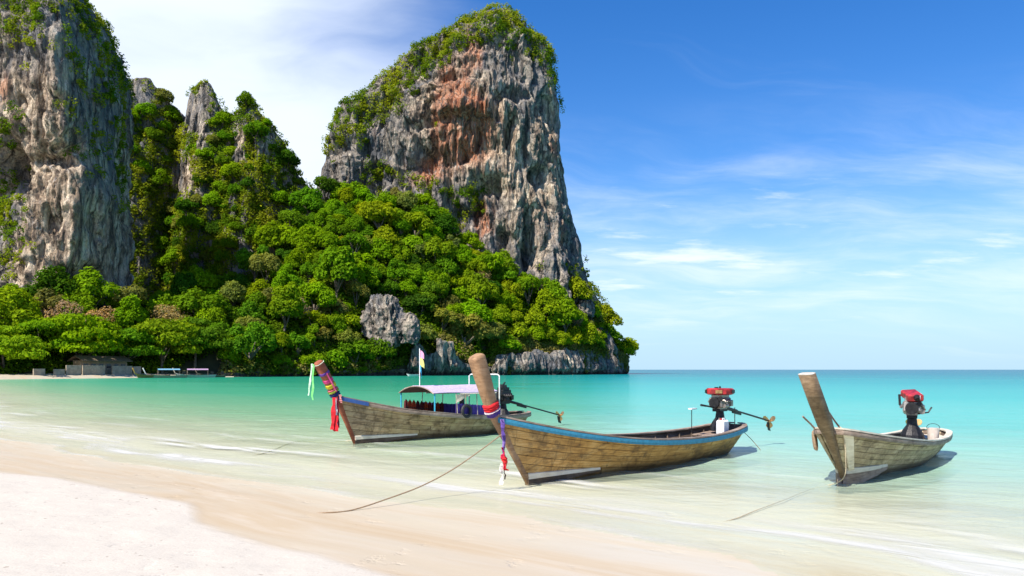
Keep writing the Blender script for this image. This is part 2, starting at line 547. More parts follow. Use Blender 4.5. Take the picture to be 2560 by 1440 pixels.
def water_mat():
    m, g = new_mat('sea_water')
    p = g.n('ShaderNodeNewGeometry').outputs['Position']
    s = g.n('ShaderNodeAttribute', attribute_name='shore').outputs['Fac']
    al = g.mapping(p, (1, 1, 1), (0, 0, math.radians(41.3)))
    patch = g.noise(g.mapping(p, (0.010, 0.05, 1)), 1.0, 4, 0.55)
    st = g.noise(g.mapping(al, (0.16, 0.9, 1)), 1.0, 5, 0.6)
    s2 = g.math('ADD', s, g.math('MULTIPLY', g.math('SUBTRACT', patch, 0.5), g.math('MULTIPLY', s, 0.55)))
    s2 = g.math('ADD', s2, g.math('MULTIPLY', g.math('SUBTRACT', st, 0.5), 4.0))
    lg = g.math('DIVIDE', g.math('LOGARITHM', g.math('MAXIMUM', s2, 9.0), 10.0), 4.0)   # 10 m .25, 100 m .5, 1000 m .75
    col = g.ramp(lg, [(0.25, (0.60, 0.62, 0.47)), (0.29, (0.50, 0.62, 0.46)), (0.33, (0.29, 0.53, 0.42)), (0.38, (0.120, 0.41, 0.345)),
                      (0.45, (0.045, 0.355, 0.320)), (0.53, (0.013, 0.262, 0.268)), (0.63, (0.005, 0.155, 0.200)), (0.78, (0.004, 0.115, 0.180))])
    hill_reflection_col = g.ramp(lg, [(0.25, (0.58, 0.60, 0.44)), (0.29, (0.45, 0.59, 0.38)), (0.33, (0.210, 0.430, 0.250)), (0.38, (0.070, 0.330, 0.190)),
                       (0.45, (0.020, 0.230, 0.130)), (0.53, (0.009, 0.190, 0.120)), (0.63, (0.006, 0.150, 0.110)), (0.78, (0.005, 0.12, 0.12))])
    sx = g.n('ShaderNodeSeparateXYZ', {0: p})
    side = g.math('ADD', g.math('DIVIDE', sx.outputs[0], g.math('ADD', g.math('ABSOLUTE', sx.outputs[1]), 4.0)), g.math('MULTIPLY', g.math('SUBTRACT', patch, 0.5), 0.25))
    col = g.mix(g.smooth(side, 0.20, -0.10), col, hill_reflection_col)        # forest hill's green reflection painted into the water colour on the left
    foamn = g.noise(g.mapping(al, (0.35, 2.4, 1)), 1.0, 6, 0.66)
    crest = g.n('ShaderNodeAttribute', attribute_name='crest').outputs['Fac']
    fo = g.math('MULTIPLY', crest, g.smooth(foamn, 0.36, 0.58))
    opac = g.ramp(lg, [(0.240, (0.0, 0.0, 0.0)), (0.258, (0.12, 0.12, 0.12)), (0.285, (0.42, 0.42, 0.42)), (0.33, (0.78, 0.78, 0.78)), (0.40, (1, 1, 1))])
    w1 = g.noise(g.mapping(al, (0.7, 2.6, 1)), 1.0, 5, 0.6)
    w2 = g.noise(g.mapping(p, (0.25, 0.9, 1)), 1.0, 4, 0.6)
    w3 = g.noise(g.mapping(al, (2.5, 8.0, 1)), 1.0, 3, 0.5)
    hgt = g.math('ADD', g.math('MULTIPLY', w1, 0.5), g.math('ADD', g.math('MULTIPLY', w2, 1.1), g.math('MULTIPLY', w3, 0.10)))
    bp = g.n('ShaderNodeBump', {'Height': hgt, 'Strength': 0.55, 'Distance': 0.22})
    bp2 = g.n('ShaderNodeBump', {'Height': hgt, 'Strength': 0.75, 'Distance': 0.20})
    body = g.n('ShaderNodeBsdfDiffuse', {0: col, 'Normal': bp2.outputs[0]})
    tr = g.n('ShaderNodeBsdfTransparent', {0: (0.97, 1.0, 0.97, 1)})
    s_ = g.n('ShaderNodeMixShader', {0: opac, 1: tr.outputs[0], 2: body.outputs[0]})
    gl = g.n('ShaderNodeBsdfGlossy', {0: (1, 1, 1, 1), 1: 0.10, 'Normal': bp.outputs[0]})
    fr = g.n('ShaderNodeFresnel', {0: 1.33, 'Normal': bp.outputs[0]}).outputs[0]
    fr = g.math('MINIMUM', g.math('MULTIPLY', fr, 0.54), 0.32)
    fr = g.math('MULTIPLY', fr, g.smooth(s, 9.2, 13.0, 0.35, 1.0))
    s_ = g.n('ShaderNodeMixShader', {0: fr, 1: s_.outputs[0], 2: gl.outputs[0]})
    fm = g.n('ShaderNodeBsdfDiffuse', {0: (0.60, 0.59, 0.56, 1)})
    s_ = g.n('ShaderNodeMixShader', {0: fo, 1: s_.outputs[0], 2: fm.outputs[0]})
    finish(g, s_.outputs[0])
    return m


M_ROCK = rock_mat()
M_LEAF = leaf_mat()
M_SHRUB = leaf_mat('shrub_foliage', ((0.095, 0.180, 0.010), (0.290, 0.320, 0.020)))
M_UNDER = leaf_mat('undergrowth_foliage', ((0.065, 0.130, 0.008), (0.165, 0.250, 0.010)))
M_BARK = simple('bark', (0.17, 0.13, 0.10), 0.9, var=0.4, scale=1.2, bump=0.4)
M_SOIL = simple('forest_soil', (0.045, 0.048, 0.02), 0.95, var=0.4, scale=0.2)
M_SAND = sand_mat()
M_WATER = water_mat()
M_HULL_A = wood_mat('golden_hull_wood', [(0.21, 0.105, 0.034), (0.53, 0.30, 0.095), (0.74, 0.50, 0.22)], 0.62, 0.0)
M_HULL_B = wood_mat('grey_hull_wood', [(0.15, 0.095, 0.055), (0.42, 0.295, 0.175), (0.62, 0.50, 0.34)], 0.68, 0.20)
M_HULL_C = wood_mat('pale_hull_wood', [(0.17, 0.125, 0.080), (0.44, 0.345, 0.215), (0.63, 0.54, 0.385)], 0.58, 0.22)
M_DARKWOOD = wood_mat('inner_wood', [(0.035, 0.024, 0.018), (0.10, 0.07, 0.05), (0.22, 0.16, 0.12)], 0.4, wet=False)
M_POST_A = wood_mat('prow_wood', [(0.15, 0.085, 0.045), (0.33, 0.195, 0.105), (0.46, 0.30, 0.18)], 0.35, wet=False)
M_POST_C = wood_mat('driftwood', [(0.075, 0.046, 0.024), (0.185, 0.125, 0.072), (0.31, 0.23, 0.15)], 0.45, wet=False)
M_POST_B = wood_mat('red_painted_prow', [(0.20, 0.05, 0.025), (0.36, 0.10, 0.05), (0.46, 0.17, 0.09)], 0.2, wet=False)
M_PALEWOOD = wood_mat('bleached_wood', [(0.42, 0.36, 0.27), (0.68, 0.61, 0.49), (0.82, 0.77, 0.66)], 0.05, wet=False)
M_CUT = wood_mat('sawn_wood', [(0.36, 0.31, 0.25), (0.50, 0.46, 0.40), (0.60, 0.57, 0.52)], 0.3, wet=False)
M_RAILWOOD = wood_mat('rail_wood', [(0.11, 0.075, 0.055), (0.28, 0.21, 0.165), (0.44, 0.36, 0.30)], 0.3, wet=False)
M_PAINT = color_mat('worn_paint', 0.55)
M_CLOTH = color_mat('cloth', 0.9)
M_IRON = simple('greasy_iron', (0.030, 0.028, 0.028), 0.45, 0.6, 0.4, 20, 0.3)
M_STEEL = simple('engine_metal', (0.33, 0.29, 0.25), 0.42, 0.7, 0.35, 18, 0.3)
M_RED = simple('red_enamel', (0.36, 0.020, 0.022), 0.45, 0.0, 0.65, 7)
M_BRASS = simple('brass', (0.50, 0.30, 0.12), 0.35, 0.8, 0.3, 12)
M_WHITE = simple('white_plastic', (0.80, 0.79, 0.78), 0.45, 0, 0.05, 6)
M_ROPE = simple('hemp_rope', (0.30, 0.20, 0.12), 0.9, 0, 0.3, 60, 0.4)
M_PALEROPE = simple('pale_rope', (0.52, 0.42, 0.28), 0.9, 0, 0.3, 60, 0.4)
M_RUBBER = simple('black_rubber', (0.02, 0.02, 0.022), 0.7, 0, 0.3, 15)
M_CONCRETE = simple('concrete', (0.34, 0.275, 0.20), 0.9, 0, 0.25, 1.4, 0.3)
M_THATCH = simple('weathered_roof', (0.20, 0.14, 0.09), 0.9, 0, 0.3, 2.0, 0.4)
M_GLASS = simple('dark_glass', (0.03, 0.035, 0.04), 0.15)

# ------------------------------------------------------------------ sea floor, beach and water
SHORE_N = Vector((0.66, 0.751))


def shore_coord(X, Y):
    s = 0.66 * X + 0.751 * Y - 0.35 * np.maximum(0, -X - 20)
    near = np.exp(-((X / 45) ** 2 + ((Y - 10) / 45) ** 2))
    al = 0.751 * X - 0.66 * Y
    nz = 1.0 * pnoise(al * 0.20 + 3, s * 0.10, 1.5) + 0.45 * pnoise(al * 0.50, s * 0.2, 8.5) + 0.14 * pnoise(al * 1.5, s * 0.5, 3.5)
    lobe = np.interp(al, [-18, -16.6, -14.9, -12.6, -10.8, -9.9, -9.3, -7.6, -6.8, -5.7, -3], [-0.1, -0.18, 0.24, 0.32, 0.47, 0.10, -0.21, -0.35, -0.2, -0.3, -0.1])
    s = s + near * (nz * (0.18 + 0.82 * sstep(s, 5.8, 8.5)) - lobe * np.exp(-((s - 5) / 1.6) ** 2))
    return s


def graded(a, b, step, far, growth=1.10):
    v = list(np.arange(a, b + 1e-6, step))
    d, hi, lo = step, b, a
    up, dn = [], []
    while hi < far:
        d *= growth
        hi += d
        up.append(hi)
    d = step
    while lo > -far:
        d *= growth
        lo -= d
        dn.append(lo)
    return np.array(dn[::-1] + v + up)


gx = graded(-16, 13, 0.10, 30000, 1.07)
gy = graded(6, 30, 0.10, 30000, 1.07)
gy = gy[gy > -400]
GX, GY = np.meshgrid(gx, gy, indexing='ij')
S = shore_coord(GX, GY)
AL = 0.751 * GX - 0.66 * GY
near = np.exp(-((GX / 30) ** 2 + ((GY - 12) / 30) ** 2))
sand_z = np.interp(S, [-400, -30, 0, 4.9, 9.6, 14, 20, 40, 90, 300], [3.0, 1.2, 0.33, 0.135, 0.0, -0.14, -0.36, -1.2, -3.0, -6.0])
dryf = sstep(S, 5.2, 4.2)
sand_z = sand_z + near * dryf * (0.020 * fbm(GX * 1.1, GY * 1.1, 0, 4) + 0.015 * np.clip(pnoise(GX * 2.6, GY * 2.6, 4.0), -0.5, 0.2))
sand_z = sand_z + near * (1 - dryf) * 0.010 * fbm(AL * 0.25, S * 1.3, 2.0, 3)
me = np_mesh('beach', np.stack([GX, GY, sand_z], -1).reshape(-1, 3), grid_faces(len(gx), len(gy)), True, {'shore': S})
tag(link('beach', me, mat=M_SAND), 'pale sand beach with a dry crest and a smooth wet band at the water', kind='structure')

# small waves that run in parallel to the shore
ph = S * 1.0 + 0.9 * pnoise(AL * 0.10, S * 0.10, 3.0) * 2.2
fade = np.exp(-((GX / 70) ** 2 + ((GY - 15) / 70) ** 2))
swell = np.maximum(np.sin(2 * math.pi * ph / 3.1), -0.4)
amp = 0.026 * sstep(S, 8.5, 12) + 0.008
wz = fade * (amp * swell * (0.6 + 0.8 * pnoise(AL * 0.2, S * 0.3, 6.0)) + 0.016 * fbm(AL * 0.35, S * 1.2, 1.0, 3) * sstep(S, 9, 14))
# crest / foam lines near the edge
crest = np.zeros_like(S)
for s0, w_, a_, sd in ((9.75, 0.42, 1.0, 1.0), (11.0, 0.34, 0.9, 5.0), (9.0, 0.2, 0.7, 9.0), (12.6, 0.18, 0.45, 14.0), (14.6, 0.16, 0.3, 21.0)):
    off = 0.9 * pnoise(AL * 0.10, sd, 0.5) + 0.25 * pnoise(AL * 0.5, sd, 2.5)
    brk = sstep(pnoise(AL * 0.13, sd * 3, 7.0), -0.22, 0.25)
    crest += a_ * brk * np.exp(-((S - s0 - off) / w_) ** 2)
crest = np.clip(crest, 0, 1) * fade
wz = wz + crest * 0.025
# thin film of water over the swash zone, ends where the sand rises above it
film_edge = 7.3 + 0.9 * pnoise(AL * 0.16, 2.0, 4.0) + 0.3 * pnoise(AL * 0.6, 5.0, 4.0) - 0.5 * sstep(AL, -6, 2)
film = S > film_edge
wz = np.where(film, np.maximum(wz, sand_z + 0.007), np.minimum(wz, sand_z - 0.05))
fl_ = np.exp(-((S - film_edge - 0.16) / 0.12) ** 2) * sstep(pnoise(AL * 0.22, 31.0, 7.0), -0.25, 0.25) * 0.55
fl_ = fl_ + np.exp(-((S - film_edge - 1.1 - 0.4 * pnoise(AL * 0.2, 8.0, 1.0)) / 0.14) ** 2) * sstep(pnoise(AL * 0.2, 41.0, 7.0), 0.0, 0.35) * 0.6
crest = np.clip(crest + fl_ * fade, 0, 1)
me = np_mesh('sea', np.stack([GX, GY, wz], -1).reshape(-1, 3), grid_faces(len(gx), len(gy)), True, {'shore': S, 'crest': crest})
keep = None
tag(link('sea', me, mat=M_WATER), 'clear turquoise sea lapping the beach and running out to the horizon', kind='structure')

# ------------------------------------------------------------------ cliffs


def resample(P, n):
    d = np.concatenate([[0], np.cumsum(np.linalg.norm(np.diff(P, axis=0), axis=1))])
    t = np.linspace(0, d[-1], n)
    return np.stack([np.interp(t, d, P[:, k]) for k in range(P.shape[1])], 1)


def smooth_poly(P, it=2):
    for _ in range(it):
        Q = [P[0]]
        for a, b in zip(P[:-1], P[1:]):
            Q += [a * 0.75 + b * 0.25, a * 0.25 + b * 0.75]
        Q.append(P[-1])
        P = np.array(Q)
    return P


def rock_disp(X, Y, Z, amp=1.0):
    """relief of weathered limestone: folds, flutes, ledges, pockets"""
    a = 5.0 * fbm(X * 0.035, Y * 0.035, Z * 0.014, 3)
    b = 2.4 * fbm(X * 0.12 + 3, Y * 0.12, Z * 0.030, 3, 0.55)
    w = 3.0 * pnoise(X * 0.05, Y * 0.05, Z * 0.05)
    c = 1.3 * fbm((X + w) * 0.30, Y * 0.30, Z * 0.050 + w * 0.1, 3, 0.55, True)
    d = 1.25 * fbm(X * 0.32, Y * 0.32, Z * 0.105, 5, 0.64)
    pock = -3.4 * sstep(pnoise(X * 0.10 + 9, Y * 0.10, Z * 0.055), 0.22, 0.45) - 1.8 * sstep(pnoise(X * 0.26 + 5, Y * 0.26, Z * 0.085), 0.25, 0.40)
    led = 0.9 * fbm(X * 0.05, Y * 0.05, Z * 0.22, 2)
    return amp * (a + b + c + d + pock + led - 0.6)


def tower(name, lefts, rights, yc, shape, z0, z1, nz, nfront, nback, back, dref, caves=(), amp=1.0, width_ref=80.0, shape_b=None, zb=(0, 1), backpoly=None):
    """closed sections; lefts / rights are photo outlines [(px, py)] at distance yc"""
    lp = np.array([at(px, py, yc) for px, py in lefts])
    rp = np.array([at(px, py, yc) for px, py in rights])
    o = np.argsort(lp[:, 2]); lp = lp[o]
    o = np.argsort(rp[:, 2]); rp = rp[o]
    zz = np.linspace(z0, z1, nz)
    V = []
    shape = np.array(shape, float)
    sh_s = resample(smooth_poly(shape, 2), 120)
    sh_b = resample(smooth_poly(np.array(shape_b, float), 2), 120) if shape_b is not None else sh_s
    for z in zz:
        xl = np.interp(z, lp[:, 2], lp[:, 0])
        xr = np.interp(z, rp[:, 2], rp[:, 0])
        w = max(xr - xl, 0.4)
        k = min(1.0, (w / width_ref) ** 0.6)
        q_ = float(sstep(z, zb[0], zb[1]))
        sh = sh_b * (1 - q_) + sh_s * q_
        F = np.stack([xl + sh[:, 0] * w, yc + sh[:, 1] * k], 1)
        F = resample(F, nfront)
        B = np.array([[xr, yc], [xl + 0.85 * w, yc + back * 0.8 * k], [xl + 0.5 * w, yc + back * k], [xl + 0.15 * w, yc + back * 0.8 * k], [xl, yc]])
        if backpoly is not None:
            B = np.array([F[-1]] + [[xl + fx * w, yc + fy * k] for fx, fy in backpoly] + [F[0]])
        B = resample(smooth_poly(B, 2), nback + 2)[1:-1]
        V.append(np.concatenate([F, B]))
    V = np.array(V)                                # nz, n, 2
    n = V.shape[1]
    X, Y = V[..., 0], V[..., 1]
    Z = np.repeat(zz[:, None], n, 1)
    T = np.roll(V, -1, 1) - np.roll(V, 1, 1)
    Nx, Ny = T[..., 1], -T[..., 0]
    ln = np.sqrt(Nx ** 2 + Ny ** 2) + 1e-6
    Nx, Ny = Nx / ln, Ny / ln
    for _ in range(3):
        Nx = (np.roll(Nx, 1, 1) + Nx + np.roll(Nx, -1, 1)) / 3
        Ny = (np.roll(Ny, 1, 1) + Ny + np.roll(Ny, -1, 1)) / 3
    wid = V[..., 0].max(1) - V[..., 0].min(1)
    taper = np.clip(wid / 25.0, 0.15, 1)[:, None]
    D = rock_disp(X, Y, Z, amp) * taper
    for (px, py, rx, ry, dep) in caves:
        cx, _, cz = at(px, py, dref)
        sx, sz = rx / FPX * dref, ry / FPX * dref
        q = ((X + 1.5 * pnoise(X * .2, Z * .2, 3.) - cx) / sx) ** 2 + ((Z + 2.0 * pnoise(X * .2, Z * .1, 8.) - cz) / sz) ** 2
        D = D - dep * np.exp(-q ** 1.5) * (Ny < 0)
    edge = np.clip(np.minimum(X - V[..., 0].min(1)[:, None], V[..., 0].max(1)[:, None] - X) / 6.0, 0.35, 1)
    X2, Y2 = X + Nx * D * edge, Y + Ny * D
    rag = 1.1 * fbm(Z * 0.16, Z * 0.0 + 3, 0.0, 3) * taper
    X2 = np.clip(X2, V[..., 0].min(1)[:, None] - 0.3 + rag, V[..., 0].max(1)[:, None] + 0.3 + rag[::-1])
    Z2 = Z + 0.8 * fbm(X * 0.2, Y * 0.2, Z * 0.2, 2) * taper
    return X2, Y2, Z2, V


def tower_mesh(name, X, Y, Z, attrs):
    nz, n = X.shape
    vs = np.stack([X, Y, Z], -1).transpose(1, 0, 2).reshape(-1, 3)
    fs = grid_faces(n, nz, True)
    a = {k: v.transpose(1, 0) for k, v in attrs.items()}
    return np_mesh(name, vs, fs, False, a)


def spots(X, Z, lst, d):
    w = np.zeros_like(X)
    for (px, py, rx, ry, a) in lst:
        cx, _, cz = at(px, py, d)
        sx, sz = rx / FPX * d, ry / FPX * d
        w = w + a * np.exp(-(((X - cx) / sx) ** 2 + ((Z - cz) / sz) ** 2))
    return w


# --- the tall tower
YC = 348.0
L1 = [(1222, 36), (1190, 48), (1150, 70), (1110, 96), (1075, 120), (1010, 156), (950, 212), (900, 255), (848, 296), (834, 340), (820, 400), (806, 450), (790, 520), (770, 640), (760, 950)]
R1 = [(1262, 36), (1288, 48), (1316, 78), (1345, 112), (1372, 130), (1388, 220), (1396, 300), (1399, 380), (1409, 450), (1421, 520), (1445, 600), (1462, 660), (1478, 710), (1505, 760), (1540, 860), (1560, 950)]
shape1 = [(0, 0), (0.02, -9), (0.12, -16), (0.24, -13), (0.34, -19), (0.50, -26), (0.66, -25), (0.78, -27), (0.90, -20), (0.98, -10), (1, 0)]
cav1 = [(1258, 605, 16, 38, 9), (1325, 575, 18, 60, 8), (1315, 650, 14, 45, 7), (1352, 432, 24, 26, 7), (1195, 515, 14, 22, 7), (1062, 405, 42, 40, 8), (1085, 330, 14, 60, 4),
        (1288, 235, 34, 20, 6), (1275, 330, 10, 60, 5), (1210, 480, 60, 14, 3), (1120, 190, 40, 16, 4), (1000, 420, 10, 60, 4), (1160, 275, 110, 22, -3.5), (1215, 420, 50, 30, -4)]
X, Y, Z, V1 = tower('cliff', L1, R1, YC, shape1, -3, at(0, 36, YC)[2], 420, 430, 60, 60, YC - 24, cav1, 1.0, 95)
iron = spots(X, Z, [(1150, 330, 70, 110, 1.0), (1125, 230, 40, 90, 0.8), (1180, 130, 34, 60, 0.9), (1060, 430, 60, 40, 1.0), (1215, 320, 60, 60, 0.55), (1210, 550, 28, 60, 0.9),
                    (1020, 300, 30, 90, 0.4), (1190, 600, 60, 60, 0.35), (1385, 300, 20, 90, 0.4), (1380, 600, 60, 70, 0.3)], YC - 24)
iron = iron * (0.75 + 0.9 * fbm(X * 0.08, Y * 0.08, Z * 0.03, 3)) + 0.42 * np.clip(fbm(X * 0.10 + 30, Y * 0.10, Z * 0.022, 3), 0, 1.2)
pale = spots(X, Z, [(1210, 330, 90, 80, 0.9), (1250, 430, 110, 130, 0.6), (1380, 260, 30, 200, 0.7), (1350, 560, 90, 140, 0.5), (1180, 200, 60, 80, 0.4), (1060, 260, 80, 120, 0.35)], YC - 24)
pale = pale * (0.8 + 0.6 * fbm(X * 0.05, Y * 0.05, Z * 0.05, 3))
BIG = (X, Y, Z)
tag(link('cliff', tower_mesh('cliff', X, Y, Z, {'iron': iron, 'pale': pale}), mat=M_ROCK),
    'tall limestone tower streaked orange and grey with a green cap', kind='structure')

# --- the cliff on the other side
YL = 238.0
L2 = [(40, -34), (-20, -10), (-90, 20), (-180, 60), (-260, 130), (-330, 240), (-380, 420), (-420, 950)]
R2 = [(150, -34), (205, -15), (240, 30), (266, 75), (288, 130), (302, 200), (309, 260), (312, 330), (318, 420), (324, 520), (320, 620), (316, 700), (330, 950)]
shape2 = [(0, 0), (0.10, -10), (0.30, -16), (0.50, -17), (0.66, -22), (0.80, -22), (0.88, -26), (0.950, -27), (0.965, -25), (0.98, -12), (0.975, 0), (0.90, 13)]
shape2b = [(0, 0), (0.10, -10), (0.30, -14), (0.50, -6), (0.60, -2), (0.67, -14), (0.76, -22), (0.87, -25), (0.94, -24), (0.985, -20), (1.015, -13), (1.00, -5), (0.90, 12)]
cav2 = [(45, 560, 40, 110, 7), (30, 400, 24, 60, 4), (225, 560, 9, 60, 4), (130, 330, 8, 70, 3), (215, 690, 20, 30, 5), (155, 560, 26, 40, 2.5), (285, 640, 10, 60, 5), (20, 440, 30, 60, 6)]
X, Y, Z, V2 = tower('cliff', L2, R2, YL, shape2, -3, at(0, -36, YL)[2], 380, 420, 50, 60, YL - 20, cav2, 0.8, 70, shape2b, (at(0, 480, YL - 20)[2], at(0, 330, YL - 20)[2]), [(0.74, 36), (0.45, 58), (0.15, 50)])
iron = spots(X, Z, [(110, 470, 60, 60, 0.55), (20, 230, 30, 60, 0.6), (190, 640, 50, 60, 0.5), (185, 230, 24, 60, 0.5)], YL - 22)
iron = iron * (0.55 + 0.9 * fbm(X * 0.1, Y * 0.1, Z * 0.04, 3))
pale = spots(X, Z, [(120, 440, 90, 140, 1.1), (150, 620, 120, 100, 1.1), (40, 240, 60, 120, 0.7), (90, 640, 50, 120, 0.8), (130, 260, 40, 120, 0.6)], YL - 22)
LEFTC = (X, Y, Z)
tag(link('cliff', tower_mesh('cliff', X, Y, Z, {'iron': iron, 'pale': pale}), mat=M_ROCK),
    'pale buttressed limestone cliff with green scrub on its shaded side', kind='structure')

# --- the rocky peaks between the two
ridge = [(60, 620), (240, 480), (285, 380), (312, 300), (322, 198), (340, 182), (368, 184), (386, 214), (420, 252), (436, 264), (444, 222), (458, 206), (484, 206), (512, 206), (536, 214), (546, 240), (560, 266),
         (584, 302), (610, 286), (640, 276), (664, 290), (690, 322), (720, 362), (735, 402), (750, 440), (776, 465), (800, 520), (840, 640)]
YM = 322.0
nx, nu, nb = 330, 260, 30
rx = np.array([at(px, py, YM + 14)[0] for px, py in ridge])
rz = np.array([at(px, py + 6, YM + 14)[2] for px, py in ridge])
xs = np.linspace(rx[0], rx[-1], nx)
zt = np.interp(xs, rx, rz)
u = np.concatenate([np.linspace(0, 1, nu), 1 + np.linspace(0.01, 1, nb)])
U, XS = np.meshgrid(u, xs)
ZT = np.repeat(zt[:, None], len(u), 1)
Zm = np.where(U <= 1, -4 + (ZT + 4) * np.minimum(U, 1), ZT - (ZT * 0.8) * np.maximum(U - 1, 0) ** 1.5)
px_m = 1280 + FPX * XS / YM
butt = -11 * np.exp(-((px_m - 630) / 75) ** 2) - 5 * np.exp(-((px_m - 490) / 40) ** 2) + 13 * np.exp(-((px_m - 385) / 60) ** 2) - 4 * np.exp(-((px_m - 345) / 25) ** 2)
Ym = YM - 6 + butt + 20 * np.minimum(U, 1) ** 1.3 + 60 * np.maximum(U - 1, 0)
cap = np.exp(-((U - 1) / 0.10) ** 2)
D = rock_disp(XS + 40, Ym, Zm, 0.85) * (1 - 0.9 * cap)
Ym2 = Ym - D
Zm2 = Zm + 1.2 * fbm(XS * 0.15, Ym * 0.15, Zm * 0.15, 3)
MIDDLE = (XS, Ym2, Zm2)
pale = spots(XS, Zm2, [(455, 430, 40, 60, 0.8), (600, 650, 30, 60, 0.4), (600, 340, 20, 40, 0.7)], YM)
fm_ = grid_faces(nx, len(u))
me = np_mesh('rock_peaks', np.stack([XS, Ym2, Zm2], -1).reshape(-1, 3), fm_, False, {'iron': pale * 0.25, 'pale': pale})
tag(link('hill', me, mat=M_ROCK), 'row of jagged overgrown limestone peaks between the two cliffs', kind='structure')

# ------------------------------------------------------------------ forest slope under the cliffs
cp = np.array([-320, -200, 0, 150, 300, 450, 600, 700, 800, 850, 950, 1050, 1150, 1250, 1400, 1500, 1542, 1562], float)
c_shore = np.array([150, 155, 162, 175, 190, 204, 216, 226, 236, 242, 252, 262, 272, 284, 306, 328, 344, 352], float)
c_top = np.array([800, 800, 780, 775, 785, 770, 745, 640, 520, 492, 525, 535, 610, 692, 745, 812, 880, 908], float)
c_topd = np.array([196, 200, 206, 214, 222, 242, 262, 286, 308, 312, 314, 316, 318, 322, 328, 340, 350, 354], float)
c_low = np.array([0.8, 0.8, 0.8, 0.8, 0.8, 0.8, 1, 1, 1, 1, 2, 5, 6, 7, 7.5, 8.5, 8.5, 7.5], float)
c_beach = np.array([15, 15, 15, 15, 15, 10, 2, 1, 1, 1, 2, 3, 3, 3, 3, 3, 2, 1], float)


def hill_point(px, v):
    ds, dt = np.interp(px, cp, c_shore), np.interp(px, cp, c_topd)
    zl, lead = np.interp(px, cp, c_low), np.interp(px, cp, c_beach)
    ztop = EYE + (924 - np.interp(px, cp, c_top)) / FPX * dt
    vv = np.clip(v, 0, 1)
    d = ds + lead + (dt - ds - lead) * vv
    z = zl + (ztop - zl) * (vv ** 0.85)
    back = np.clip(v - 1, 0, 1)
    d = d + back * 45
    z = z - back * ztop * 0.5
    x = (px - 1280) / FPX * d
    bump = np.sin(np.clip(vv, 0, 1) * math.pi) * 3.0
    z = z + bump * fbm(x * 0.03, d * 0.03, 0.0, 3)
    return x, d, z


up_ = np.linspace(-320, 1562, 240)
uv_ = np.concatenate([[-0.02], np.linspace(0, 1, 60), 1 + np.linspace(0.1, 1, 8)])
UP, UV = np.meshgrid(up_, uv_, indexing='ij')
hx, hy, hz = hill_point(UP, UV)
hz[:, 0] = -2.5
hy[:, 0] -= 0.5
me = np_mesh('hillside', np.stack([hx, hy, hz], -1).reshape(-1, 3), grid_faces(*UP.shape), True)
tag(link('hillside', me, mat=M_SOIL), 'steep forest floor below the cliffs', kind='structure')

# sandy strip at the foot of the far trees
bp_ = np.linspace(-320, 585, 60)
rows = []
for k, (dd, z_) in enumerate(((-5, -0.6), (0, 0.05), (4, 0.7), (10, 0.95), (18, 1.1))):
    d = np.interp(bp_, cp, c_shore) + dd
    rows.append(np.stack([(bp_ - 1280) / FPX * d, d, np.full_like(d, z_) + 0.15 * pnoise(bp_ * 0.05, dd, 0)], -1))
me = np_mesh('far_shore', np.stack(rows, 1).reshape(-1, 3), grid_faces(60, 5), True, {'shore': np.full(300, 7.0)})
tag(link('shore', me, mat=M_SAND), 'narrow strip of sand below the far trees', kind='structure')


# --- rock walls at the waterline of the headland
def rock_wall(name, pts, nalong, nup, label, amp=0.55, lean=2.0, seed=0.0, foot=-2.0):
    P = np.array(pts, float)                        # x, y, h
    P = resample(smooth_poly(P, 2), nalong)
    T = np.gradient(P[:, :2], axis=0)
    T /= np.linalg.norm(T, axis=1)[:, None]
    N = np.stack([T[:, 1], -T[:, 0]], 1)            # towards the sea
    for _ in range(6):
        N[1:-1] = (N[:-2] + N[1:-1] + N[2:]) / 3
    v = np.linspace(0, 1, nup)
    Vv, I = np.meshgrid(v, np.arange(nalong))
    H = P[:, 2][I] * (1 + 0.30 * pnoise(I * 0.045, seed, 2.0) + 0.18 * pnoise(I * 0.15, seed, 5.0))
    Zw = foot + (H - foot) * np.minimum(Vv / 0.8, 1)
    inn = lean * np.minimum(Vv / 0.8, 1) ** 2 + 7 * np.clip((Vv - 0.8) / 0.2, 0, 1)
    notch = -1.7 * np.exp(-((Zw - 0.6) / 1.2) ** 2)
    Xw, Yw = P[:, 0][I], P[:, 1][I]
    D = 0.55 * amp * rock_disp(Xw * 1.6 + 70 + seed, Yw * 1.6, Zw * 1.6, 1.0) * np.clip(1.2 - Vv, 0.2, 1) + notch - inn
    me = np_mesh(name, np.stack([Xw + N[:, 0][I] * D, Yw + N[:, 1][I] * D, Zw], -1).reshape(-1, 3), grid_faces(nalong, nup), False,
                 {'iron': 0.55 * np.clip(fbm(Xw * 0.1, Yw * 0.1, Zw * 0.1, 2), 0, 1), 'pale': np.clip(-0.1 + fbm(Xw * 0.07, Yw * 0.07, Zw * 0.05, 2), 0, 1)})
    return tag(link('sea_cliff', me, mat=M_ROCK), label, kind='structure')


def wp(px, d, h):
    return ((px - 1280) / FPX * d, d, h)


